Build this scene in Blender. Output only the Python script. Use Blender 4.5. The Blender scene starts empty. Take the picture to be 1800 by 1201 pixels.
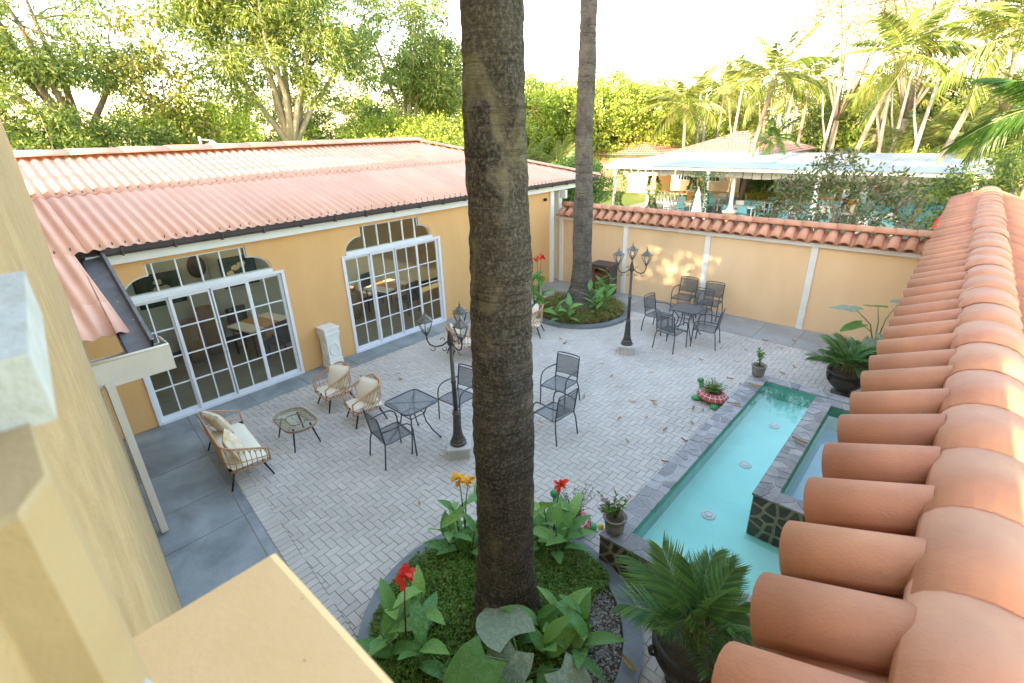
import bpy, bmesh, math, random
import numpy as np
from mathutils import Vector, Matrix
R = math.radians
PI = math.pi
S = bpy.context.scene
COL = S.collection
random.seed(7)
rng = np.random.default_rng(7)

# ------------------------------------------------------------------ camera
HC = 4.8
P_, RR_, YAW_ = R(22.80), R(-1.68), R(42.27)
FW = Vector((-math.sin(YAW_)*math.cos(P_), math.cos(YAW_)*math.cos(P_), -math.sin(P_)))
RT0 = Vector((math.cos(YAW_), math.sin(YAW_), 0))
UP0 = RT0.cross(FW)
RT = math.cos(RR_)*RT0 + math.sin(RR_)*UP0
UP = -math.sin(RR_)*RT0 + math.cos(RR_)*UP0
cd = bpy.data.cameras.new('camera')
cam = bpy.data.objects.new('camera', cd)
COL.objects.link(cam)
m = Matrix((RT, UP, -FW)).transposed().to_4x4()
m.translation = Vector((0, 0, HC))
cam.matrix_world = m
cd.sensor_width = 36
cd.lens = 36*883/1800
cd.clip_start = 0.02
cd.clip_end = 2000
cd.dof.use_dof = True
cd.dof.focus_distance = 7.0
cd.dof.aperture_fstop = 3.5
S.camera = cam

# ------------------------------------------------------------------ light
SUN_EL = R(20)
SUN_TRAVEL = (-0.035, 0.9994)          # plan direction in which the light travels
w = bpy.data.worlds.new('World')
S.world = w
w.use_nodes = True
nt = w.node_tree
bg = nt.nodes['Background']
sky = nt.nodes.new('ShaderNodeTexSky')
sky.sky_type = 'NISHITA'
sky.sun_disc = False
sky.sun_elevation = SUN_EL
sky.sun_rotation = math.atan2(-SUN_TRAVEL[0], -SUN_TRAVEL[1])
sky.air_density = 1.3
sky.dust_density = 1.0
sky.ozone_density = 1.5
nt.links.new(sky.outputs[0], bg.inputs[0])
bg.inputs[1].default_value = 0.15
sd = bpy.data.lights.new('sun', 'SUN')
sd.energy = 2.6
sd.angle = R(0.5)
sd.color = (1.0, 0.84, 0.62)
sun = bpy.data.objects.new('sun', sd)
COL.objects.link(sun)
dirv = Vector((SUN_TRAVEL[0]*math.cos(SUN_EL), SUN_TRAVEL[1]*math.cos(SUN_EL), -math.sin(SUN_EL)))
sun.rotation_euler = dirv.to_track_quat('-Z', 'Y').to_euler()
S.view_settings.view_transform = 'Standard'
S.view_settings.look = 'None'
S.view_settings.gamma = 1
S.view_settings.use_curve_mapping = False
S.view_settings.exposure = 2.95
S.view_settings.use_white_balance = True
S.view_settings.white_balance_temperature = 7900

# ------------------------------------------------------------------ materials
def _ramp(nt, fac, stops):
    r = nt.nodes.new('ShaderNodeValToRGB')
    e = r.color_ramp.elements
    while len(e) < len(stops): e.new(0.5)
    for k, (p, c) in enumerate(stops):
        e[k].position = p
        e[k].color = (c[0], c[1], c[2], 1)
    nt.links.new(fac, r.inputs[0])
    return r.outputs[0]

def _mix(nt, fac, a, b, mode='MIX'):
    n = nt.nodes.new('ShaderNodeMix')
    n.data_type = 'RGBA'
    n.blend_type = mode
    for s, v in ((n.inputs[0], fac), (n.inputs[6], a), (n.inputs[7], b)):
        if hasattr(v, 'is_linked') or hasattr(v, 'links'): nt.links.new(v, s)
        elif isinstance(v, (int, float)): s.default_value = v
        else: s.default_value = (v[0], v[1], v[2], 1)
    return n.outputs[2]

def _math(nt, op, a, b=0.0):
    n = nt.nodes.new('ShaderNodeMath'); n.operation = op
    for s, v in ((n.inputs[0], a), (n.inputs[1], b)):
        if isinstance(v, (int, float)): s.default_value = v
        else: nt.links.new(v, s)
    return n.outputs[0]

def _noise(nt, vec, scale, detail=4, rough=0.55, dist=0.0):
    n = nt.nodes.new('ShaderNodeTexNoise')
    n.inputs['Scale'].default_value = scale
    n.inputs['Detail'].default_value = detail
    n.inputs['Roughness'].default_value = rough
    n.inputs['Distortion'].default_value = dist
    nt.links.new(vec, n.inputs['Vector'])
    return n.outputs[0]

def base_mat(name):
    mt = bpy.data.materials.new(name)
    mt.use_nodes = True
    nt = mt.node_tree
    return mt, nt, nt.nodes['Principled BSDF']

def coords(nt, scale=(1, 1, 1)):
    g = nt.nodes.new('ShaderNodeNewGeometry')
    mp = nt.nodes.new('ShaderNodeMapping')
    mp.inputs['Scale'].default_value = scale
    nt.links.new(g.outputs['Position'], mp.inputs[0])
    return mp.outputs[0]

def island(nt):
    g = nt.nodes.new('ShaderNodeNewGeometry')
    o = nt.nodes.new('ShaderNodeObjectInfo')
    a = _math(nt, 'ADD', g.outputs['Random Per Island'], o.outputs['Random'])
    return _math(nt, 'FRACT', a)

def mat(name, c, c2=None, scale=3.0, rough=0.7, bump=0.0, bscale=40.0, isl=0.0, spots=None, spot_scale=60,
        spot_th=0.68, metal=0.0, spec=0.5, stretch=(1, 1, 1), rvar=0.0):
    """weathered surface: two tones in soft noise, optional per-piece variation, specks and fine bump"""
    mt, nt, b = base_mat(name)
    co = coords(nt, stretch)
    c2 = c2 or tuple(v*0.8 for v in c)
    n = _noise(nt, co, scale, 5, 0.6, 0.3)
    col = _ramp(nt, n, [(0.32, c2), (0.68, c)])
    if isl:
        r = island(nt)
        hv = nt.nodes.new('ShaderNodeHueSaturation')
        nt.links.new(col, hv.inputs['Color'])
        nt.links.new(_math(nt, 'MULTIPLY_ADD', r, 2*isl), hv.inputs['Value'])
        hv.inputs['Value'].links[0].from_node.inputs[2].default_value = 1-isl
        r2 = _math(nt, 'FRACT', _math(nt, 'MULTIPLY', r, 7.31))
        nt.links.new(_math(nt, 'MULTIPLY_ADD', r2, isl*0.06), hv.inputs['Hue'])
        hv.inputs['Hue'].links[0].from_node.inputs[2].default_value = 0.5-isl*0.03
        col = hv.outputs[0]
    if spots:
        s = _noise(nt, co, spot_scale, 2, 0.5)
        f = _ramp(nt, s, [(spot_th, (0, 0, 0)), (spot_th+0.04, (1, 1, 1))])
        col = _mix(nt, f, col, spots)
    nt.links.new(col, b.inputs['Base Color'])
    b.inputs['Roughness'].default_value = rough
    b.inputs['Metallic'].default_value = metal
    b.inputs['Specular IOR Level'].default_value = spec
    if rvar:
        nt.links.new(_ramp(nt, n, [(0.3, (rough-rvar,)*3), (0.7, (rough+rvar,)*3)]), b.inputs['Roughness'])
    if bump:
        bn = nt.nodes.new('ShaderNodeBump')
        bn.inputs['Strength'].default_value = bump
        bn.inputs['Distance'].default_value = 0.01
        nt.links.new(_noise(nt, co, bscale, 4, 0.65), bn.inputs['Height'])
        nt.links.new(bn.outputs[0], b.inputs['Normal'])
    return mt

def leaf_mat(name, ca, cb, trans=0.35, rough=0.45, cc=None, spec=0.4, vein=None):
    mt, nt, b = base_mat(name)
    r = island(nt)
    stops = [(0.0, ca), (0.6, cb)] + ([(0.93, cc)] if cc else [])
    col = _ramp(nt, r, stops)
    if vein:
        co = coords(nt)
        f = _noise(nt, co, vein[0], 3, 0.6, 1.0)
        col = _mix(nt, _ramp(nt, f, [(0.45, (0, 0, 0)), (0.62, (1, 1, 1))]), col, vein[1])
        bn = nt.nodes.new('ShaderNodeBump'); bn.inputs['Strength'].default_value = 0.6; bn.inputs['Distance'].default_value = 0.02
        nt.links.new(f, bn.inputs['Height']); nt.links.new(bn.outputs[0], b.inputs['Normal'])
    nt.links.new(col, b.inputs['Base Color'])
    b.inputs['Roughness'].default_value = rough
    b.inputs['Specular IOR Level'].default_value = spec
    t = nt.nodes.new('ShaderNodeBsdfTranslucent')
    tc = _mix(nt, 1.0, col, (1.0, 1.0, 0.45), 'MULTIPLY')
    nt.links.new(tc, t.inputs[0])
    mx = nt.nodes.new('ShaderNodeMixShader')
    mx.inputs[0].default_value = trans
    nt.links.new(b.outputs[0], mx.inputs[1]); nt.links.new(t.outputs[0], mx.inputs[2])
    nt.links.new(mx.outputs[0], nt.nodes['Material Output'].inputs[0])
    return mt

def glass_mat(name, tint, gloss=1.0, rough=0.01, bump=0.0, bscale=3.0):
    """thin clear sheet: see-through with a Fresnel reflection"""
    mt = bpy.data.materials.new(name); mt.use_nodes = True
    nt = mt.node_tree; nt.nodes.clear()
    o = nt.nodes.new('ShaderNodeOutputMaterial')
    t = nt.nodes.new('ShaderNodeBsdfTransparent'); t.inputs[0].default_value = (*tint, 1)
    g = nt.nodes.new('ShaderNodeBsdfGlossy'); g.inputs['Roughness'].default_value = rough
    f = nt.nodes.new('ShaderNodeFresnel'); f.inputs[0].default_value = 1.5
    mx = nt.nodes.new('ShaderNodeMixShader')
    ge = nt.nodes.new('ShaderNodeNewGeometry')
    nt.links.new(_math(nt, 'MULTIPLY', _math(nt, 'MULTIPLY', f.outputs[0], gloss), _math(nt, 'SUBTRACT', 1.0, ge.outputs['Backfacing'])), mx.inputs[0])
    nt.links.new(t.outputs[0], mx.inputs[1]); nt.links.new(g.outputs[0], mx.inputs[2])
    nt.links.new(mx.outputs[0], o.inputs[0])
    if bump:
        bn = nt.nodes.new('ShaderNodeBump'); bn.inputs['Strength'].default_value = bump; bn.inputs['Distance'].default_value = 0.01
        nt.links.new(_noise(nt, coords(nt), bscale, 3, 0.5), bn.inputs['Height'])
        nt.links.new(bn.outputs[0], g.inputs['Normal']); nt.links.new(bn.outputs[0], f.inputs['Normal'])
    return mt

M = {}
M['yellow'] = mat('yellow_plaster', (0.76, 0.435, 0.19), (0.70, 0.385, 0.16), 1.6, 0.85, 0.25, 60, stretch=(1, 1, 0.35))
M['cream'] = mat('cream_plaster', (0.87, 0.60, 0.375), (0.80, 0.53, 0.305), 0.9, 0.85, 0.2, 50, stretch=(1, 1, 0.45))
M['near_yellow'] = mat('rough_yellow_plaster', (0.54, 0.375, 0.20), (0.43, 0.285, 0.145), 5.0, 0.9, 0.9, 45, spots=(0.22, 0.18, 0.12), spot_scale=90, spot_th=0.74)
M['ledge'] = mat('smooth_yellow_plaster', (0.78, 0.51, 0.28), (0.71, 0.445, 0.23), 3.0, 0.8, 0.12, 60, spots=(0.16, 0.11, 0.07), spot_scale=38, spot_th=0.755)
M['white'] = mat('white_paint', (0.82, 0.82, 0.80), (0.74, 0.74, 0.73), 2.0, 0.6, 0.15, 60)
M['dirty_white'] = mat('stained_white_paint', (0.54, 0.57, 0.60), (0.42, 0.43, 0.42), 11.0, 0.7, 0.4, 60, spots=(0.18, 0.18, 0.17), spot_scale=75, spot_th=0.74)
M['beige'] = mat('beige_paint', (0.46, 0.33, 0.19), (0.41, 0.285, 0.155), 5.0, 0.8, 0.2, 60)
M['alu'] = mat('white_aluminium', (0.78, 0.79, 0.84), (0.72, 0.73, 0.79), 3, 0.35)
M['pink_sheet'] = mat('pink_roof_sheet', (0.80, 0.435, 0.33), (0.73, 0.375, 0.275), 1.6, 0.6, 0.15, 30, isl=0.05, spots=(0.30, 0.14, 0.10), spot_scale=26, spot_th=0.775)
M['terracotta'] = mat('terracotta_tile', (0.55, 0.22, 0.12), (0.42, 0.16, 0.09), 3.4, 0.75, 0.25, 70, isl=0.10, spots=(0.70, 0.52, 0.40), spot_scale=120, spot_th=0.755)
M['terracotta2'] = mat('pale_terracotta_cap', (0.56, 0.255, 0.16), (0.47, 0.195, 0.12), 4.0, 0.75, 0.25, 60, isl=0.05, spots=(0.24, 0.12, 0.08), spot_scale=60, spot_th=0.765)
M['mortar'] = mat('tile_mortar', (0.56, 0.27, 0.18), (0.48, 0.22, 0.15), 9, 0.9, 0.5, 60)
M['paver'] = mat('grey_pink_paver', (0.58, 0.535, 0.505), (0.455, 0.415, 0.39), 0.7, 0.85, 0.5, 140, isl=0.06, spots=(0.30, 0.27, 0.25), spot_scale=160, spot_th=0.68)
M['joint'] = mat('sand_joint', (0.42, 0.39, 0.37), (0.33, 0.31, 0.29), 8, 0.95, 0.4, 90)
M['slab'] = mat('blue_grey_concrete', (0.32, 0.35, 0.375), (0.155, 0.18, 0.20), 1.5, 0.55, 0.4, 40, isl=0.07, rvar=0.12, spots=(0.33, 0.36, 0.38), spot_scale=34, spot_th=0.745)
M['slab_light'] = mat('grey_concrete', (0.38, 0.39, 0.40), (0.27, 0.28, 0.29), 1.8, 0.6, 0.4, 40, isl=0.09, rvar=0.1)
M['curb'] = mat('concrete_curb', (0.20, 0.22, 0.24), (0.14, 0.155, 0.17), 3.5, 0.65, 0.4, 50)
M['lawn'] = mat('lawn', (0.16, 0.24, 0.05), (0.09, 0.15, 0.03), 0.6, 0.95, 0.8, 30)
M['soil'] = mat('soil', (0.10, 0.065, 0.04), (0.05, 0.035, 0.02), 12, 0.95, 1.0, 60)
M['gravel'] = mat('gravel', (0.34, 0.33, 0.31), (0.22, 0.21, 0.20), 30, 0.85, 0.3, 90, isl=0.4)
M['stone'] = mat('flagstone', (0.33, 0.32, 0.345), (0.22, 0.215, 0.235), 7, 0.6, 0.6, 45, isl=0.30, spots=(0.36, 0.35, 0.36), spot_scale=50, spot_th=0.66)
M['stone_dark'] = mat('wet_field_stone', (0.085, 0.07, 0.06), (0.045, 0.04, 0.035), 9, 0.5, 0.8, 40, isl=0.35)
M['grout'] = mat('pale_grout', (0.50, 0.49, 0.49), (0.42, 0.41, 0.40), 12, 0.85, 0.6, 60)
M['grout_dark'] = mat('mossy_mortar', (0.40, 0.37, 0.30), (0.27, 0.25, 0.18), 12, 0.85, 0.7, 60)
M['pool_paint'] = mat('turquoise_basin', (0.25, 0.68, 0.64), (0.17, 0.56, 0.53), 0.8, 0.7)
M['pool_paint2'] = mat('blue_basin', (0.13, 0.38, 0.58), (0.09, 0.31, 0.50), 0.8, 0.7)
M['pool_wall'] = mat('green_basin_wall', (0.10, 0.44, 0.37), (0.06, 0.34, 0.28), 4, 0.7)
M['water'] = glass_mat('pool_water', (0.95, 1.0, 0.995), 0.8, 0.015, 0.22, 3.2)
M['window_glass'] = glass_mat('window_glass', (0.90, 0.95, 0.92), 1.7, 0.01)
M['light_inlet'] = glass_mat('clear_light_inlet_sheet', (0.92, 0.93, 0.93), 1.0, 0.2)  # see-through sheet for the added light inlet in the rear roof
M['lamp_glass'] = glass_mat('lantern_glass', (0.93, 0.94, 0.94), 1.3, 0.03)
M['table_glass'] = glass_mat('table_glass', (0.95, 0.96, 0.955), 1.3, 0.02)
M['black_metal'] = mat('dark_bronze_metal', (0.045, 0.045, 0.045), (0.11, 0.085, 0.07), 14, 0.42, 0.1, 60, metal=0.3)
M['lantern_metal'] = mat('brushed_bronze_metal', (0.17, 0.155, 0.145), (0.07, 0.065, 0.06), 18, 0.42, 0.1, 60, metal=0.4)
M['chair_metal'] = mat('blue_grey_metal', (0.075, 0.09, 0.105), (0.055, 0.065, 0.08), 4, 0.4, metal=0.2)
M['brown_metal'] = mat('brown_gutter_metal', (0.075, 0.058, 0.06), (0.05, 0.04, 0.042), 3, 0.45, 0.2, 30)
M['gutter_in'] = mat('dusty_gutter_metal', (0.16, 0.15, 0.17), (0.09, 0.085, 0.10), 4, 0.5, 0.2, 30, spots=(0.7, 0.7, 0.7), spot_scale=16, spot_th=0.72)
M['rattan'] = mat('rattan', (0.60, 0.33, 0.19), (0.50, 0.26, 0.14), 30, 0.6, 0.4, 200)
M['rattan_brown'] = mat('brown_rattan', (0.36, 0.24, 0.14), (0.27, 0.17, 0.10), 30, 0.6, 0.4, 200)
M['basket'] = mat('woven_basket', (0.36, 0.22, 0.12), (0.22, 0.13, 0.07), 40, 0.8, 1.0, 60)
M['cushion'] = mat('cream_canvas', (0.84, 0.79, 0.68), (0.80, 0.74, 0.62), 3, 0.9, 0.25, 250)
M['pillow_pattern'] = mat('cream_canvas_with_gold', (0.82, 0.77, 0.66), (0.60, 0.42, 0.20), 6, 0.9, 0.25, 250)
M['black'] = mat('black_metal', (0.015, 0.015, 0.017), (0.01, 0.01, 0.012), 3, 0.4)
M['hopper'] = mat('cream_gutter_paint', (0.70, 0.63, 0.54), (0.62, 0.55, 0.47), 2.5, 0.55, 0.1, 40)
M['terracotta_light'] = mat('light_terracotta_tile', (0.62, 0.29, 0.185), (0.52, 0.225, 0.135), 4.0, 0.75, 0.25, 70, isl=0.09)
M['concrete'] = mat('pale_concrete', (0.52, 0.51, 0.48), (0.44, 0.43, 0.40), 6, 0.8, 0.5, 60)
M['urn'] = mat('dark_carved_stone', (0.060, 0.055, 0.052), (0.025, 0.023, 0.022), 20, 0.5, 0.9, 55)
M['pot'] = mat('grey_stone_pot', (0.34, 0.31, 0.28), (0.16, 0.15, 0.13), 12, 0.85, 0.8, 50)
M['wood'] = mat('red_brown_wood', (0.22, 0.08, 0.04), (0.15, 0.05, 0.025), 6, 0.5, 0.2, 60, stretch=(6, 6, 0.6))
M['dark_top'] = mat('dark_slate_top', (0.07, 0.065, 0.065), (0.05, 0.045, 0.045), 5, 0.5)
M['turtle_green'] = mat('green_glazed_concrete', (0.03, 0.36, 0.13), (0.02, 0.28, 0.09), 5, 0.4)
M['turtle_red'] = mat('red_painted_concrete', (0.52, 0.10, 0.09), (0.42, 0.07, 0.06), 9, 0.5, 0.3, 50)
M['room'] = mat('room_wall', (0.58, 0.60, 0.54), (0.54, 0.56, 0.50), 2, 0.9)
M['room_floor'] = mat('room_floor_tile', (0.26, 0.23, 0.16), (0.22, 0.19, 0.13), 2, 0.35, isl=0.05)
M['dark_brown'] = mat('dark_brown', (0.05, 0.03, 0.02), (0.03, 0.02, 0.015), 3, 0.5)
M['art_green'] = mat('dark_green_canvas', (0.02, 0.075, 0.06), (0.01, 0.03, 0.028), 6, 0.6)
M['art_flower'] = mat('cream_brushwork', (0.75, 0.68, 0.50), (0.50, 0.42, 0.28), 30, 0.7)
M['orange'] = mat('orange_cloth', (0.62, 0.24, 0.06), (0.55, 0.40, 0.20), 16, 0.8)
M['grey_cloth'] = mat('dark_grey_cloth', (0.07, 0.075, 0.08), (0.05, 0.05, 0.06), 5, 0.9)
M['metal_roof'] = mat('white_metal_roof', (0.36, 0.41, 0.46), (0.30, 0.35, 0.40), 0.7, 0.5, 0.1, 10)
M['turq'] = mat('turquoise_plastic', (0.16, 0.47, 0.52), (0.13, 0.40, 0.46), 3, 0.4)
M['dark_glass'] = mat('dark_window', (0.04, 0.045, 0.05), (0.02, 0.02, 0.025), 2, 0.15)
M['bamboo'] = mat('woven_reed', (0.55, 0.52, 0.46), (0.38, 0.35, 0.30), 20, 0.8)
M['red'] = mat('red_paint', (0.60, 0.03, 0.03), (0.5, 0.02, 0.02), 4, 0.4)
M['far_roof'] = mat('clay_tile_far', (0.68, 0.36, 0.28), (0.58, 0.29, 0.22), 2.2, 0.8, 0.3, 20, isl=0.12)
M['far_floor'] = mat('grey_paving', (0.30, 0.30, 0.30), (0.24, 0.24, 0.24), 1, 0.7)
M['paving_pale'] = mat('pale_paving', (0.5, 0.48, 0.44), (0.4, 0.38, 0.35), 1, 0.8)
M['swim'] = mat('swimming_pool_water', (0.16, 0.62, 0.70), (0.12, 0.55, 0.65), 1, 0.08)
M['iron'] = mat('iron_grate', (0.05, 0.05, 0.055), (0.08, 0.075, 0.07), 20, 0.6, 0.5, 80, metal=0.3)
# perforated metal mesh
def mesh_mat():
    mt = bpy.data.materials.new('perforated_metal_mesh'); mt.use_nodes = True
    nt = mt.node_tree; b = nt.nodes['Principled BSDF']
    b.inputs['Base Color'].default_value = (0.085, 0.10, 0.12, 1); b.inputs['Roughness'].default_value = 0.45
    t = nt.nodes.new('ShaderNodeBsdfTransparent'); mx = nt.nodes.new('ShaderNodeMixShader'); mx.inputs[0].default_value = 0.33
    nt.links.new(b.outputs[0], mx.inputs[1]); nt.links.new(t.outputs[0], mx.inputs[2])
    nt.links.new(mx.outputs[0], nt.nodes['Material Output'].inputs[0])
    return mt
M['mesh'] = mesh_mat()
M['reed'] = mat('reed_blind', (0.62, 0.60, 0.55), (0.30, 0.28, 0.25), 3.0, 0.8, 0.3, 30, stretch=(3, 3, 40))

def bark_mat(name, dark, mid, pale, lichen, ring=26):
    mt, nt, b = base_mat(name)
    co = coords(nt)
    n1 = _noise(nt, co, 2.6, 6, 0.7, 0.6)
    n2 = _noise(nt, co, 38, 4, 0.75)
    n3 = _noise(nt, coords(nt, (1, 1, 0.55)), 3.3, 3, 0.6, 0.8)
    n4 = _noise(nt, coords(nt, (0.8, 0.8, 16)), 1.6, 4, 0.65, 0.3)
    col = _ramp(nt, n1, [(0.30, dark), (0.55, mid), (0.82, tuple(v*1.25 for v in mid))])
    col = _mix(nt, _ramp(nt, n2, [(0.46, (0, 0, 0)), (0.74, (0.85, 0.85, 0.85))]), col, pale)
    col = _mix(nt, _ramp(nt, n3, [(0.55, (0, 0, 0)), (0.66, (0.8, 0.8, 0.8))]), col, lichen)
    n5 = _noise(nt, co, 1.7, 7, 0.72, 1.2)
    col = _mix(nt, _ramp(nt, n5, [(0.56, (0, 0, 0)), (0.62, (0.55, 0.55, 0.55))]), col, tuple(v*0.72 for v in pale))
    col = _mix(nt, _ramp(nt, n4, [(0.34, (0.6, 0.6, 0.6)), (0.44, (0, 0, 0))]), col, dark)
    nt.links.new(col, b.inputs['Base Color'])
    b.inputs['Roughness'].default_value = 0.95
    b.inputs['Specular IOR Level'].default_value = 0.2
    bn = nt.nodes.new('ShaderNodeBump'); bn.inputs['Strength'].default_value = 1.0; bn.inputs['Distance'].default_value = 0.025
    hh = _math(nt, 'ADD', _math(nt, 'MULTIPLY', n2, 0.8), _math(nt, 'MULTIPLY', n4, 1.8))
    nt.links.new(hh, bn.inputs['Height']); nt.links.new(bn.outputs[0], b.inputs['Normal'])
    return mt
M['bark_big'] = bark_mat('palm_bark', (0.020, 0.017, 0.014), (0.070, 0.058, 0.046), (0.26, 0.215, 0.165), (0.20, 0.165, 0.10))
M['bark_big2'] = bark_mat('grey_palm_bark', (0.035, 0.033, 0.032), (0.13, 0.11, 0.095), (0.27, 0.23, 0.20), (0.20, 0.165, 0.13))
M['bark'] = mat('tree_bark', (0.30, 0.24, 0.18), (0.16, 0.12, 0.09), 6, 0.9, 0.8, 20, stretch=(1, 1, 0.3))
M['bark_pale'] = mat('pale_bark', (0.50, 0.42, 0.34), (0.34, 0.28, 0.22), 5, 0.9, 0.5, 20, stretch=(1, 1, 0.3))

M['lf_mango'] = leaf_mat('mango_leaf', (0.09, 0.17, 0.045), (0.27, 0.36, 0.10), 0.4, 0.4, (0.46, 0.46, 0.17))
M['lf_yellow'] = leaf_mat('yellow_green_leaf', (0.20, 0.27, 0.05), (0.36, 0.38, 0.08), 0.4, 0.5, (0.45, 0.30, 0.10))
M['lf_bright'] = leaf_mat('bright_green_leaf', (0.17, 0.28, 0.045), (0.33, 0.42, 0.08), 0.4, 0.5, (0.42, 0.46, 0.12))
M['lf_mid'] = leaf_mat('mid_green_leaf', (0.05, 0.10, 0.02), (0.11, 0.18, 0.04), 0.3, 0.5, (0.2, 0.24, 0.06))
M['lf_bush'] = leaf_mat('dull_green_leaf', (0.06, 0.11, 0.045), (0.15, 0.20, 0.09), 0.3, 0.5, (0.24, 0.19, 0.11))
M['lf_vine'] = leaf_mat('vine_leaf', (0.04, 0.12, 0.02), (0.11, 0.22, 0.04), 0.3, 0.5)
M['lf_dry'] = leaf_mat('dry_leaf', (0.22, 0.16, 0.09), (0.34, 0.26, 0.14), 0.2, 0.7)
M['lf_palm_y'] = leaf_mat('coconut_frond', (0.06, 0.13, 0.025), (0.17, 0.22, 0.045), 0.35, 0.4, (0.34, 0.29, 0.09))
M['lf_palm_d'] = leaf_mat('dark_palm_frond', (0.03, 0.09, 0.02), (0.06, 0.15, 0.03), 0.25, 0.35)
M['lf_areca'] = leaf_mat('areca_frond', (0.08, 0.20, 0.10), (0.16, 0.31, 0.15), 0.25, 0.28, (0.20, 0.40, 0.10))
M['lf_canna'] = leaf_mat('canna_leaf', (0.07, 0.25, 0.07), (0.14, 0.36, 0.09), 0.3, 0.4, (0.26, 0.48, 0.10), vein=(34, (0.17, 0.36, 0.12)))
M['lf_taro'] = leaf_mat('grey_green_taro_leaf', (0.16, 0.25, 0.165), (0.24, 0.32, 0.22), 0.2, 0.6, vein=(22, (0.34, 0.41, 0.32)))
M['lf_taro_green'] = leaf_mat('green_taro_leaf', (0.07, 0.20, 0.04), (0.10, 0.24, 0.05), 0.3, 0.45, vein=(14, (0.13, 0.28, 0.07)))
M['lf_cover'] = leaf_mat('ground_cover_leaf', (0.07, 0.19, 0.03), (0.17, 0.33, 0.06), 0.3, 0.5, (0.30, 0.36, 0.10))
M['lf_cover_red'] = leaf_mat('reddish_ground_cover', (0.14, 0.22, 0.05), (0.28, 0.34, 0.10), 0.3, 0.5, (0.50, 0.24, 0.15))
M['lf_fallen'] = leaf_mat('fallen_leaf', (0.50, 0.32, 0.05), (0.42, 0.25, 0.08), 0.1, 0.6, (0.30, 0.14, 0.06))
M['petal_red'] = leaf_mat('red_petal', (0.75, 0.015, 0.015), (0.82, 0.05, 0.02), 0.25, 0.5)
M['petal_orange'] = leaf_mat('orange_petal', (0.85, 0.32, 0.02), (0.9, 0.5, 0.03), 0.25, 0.5)
M['petal_pink'] = leaf_mat('pink_petal', (0.70, 0.12, 0.40), (0.75, 0.30, 0.55), 0.25, 0.5)
M['stem'] = mat('green_stem', (0.12, 0.22, 0.06), (0.09, 0.16, 0.05), 10, 0.5)
M['stem_red'] = mat('purple_stem', (0.20, 0.09, 0.08), (0.14, 0.06, 0.06), 10, 0.5)
M['frond_rib'] = mat('yellow_green_rib', (0.30, 0.33, 0.10), (0.22, 0.26, 0.07), 5, 0.5)

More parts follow.
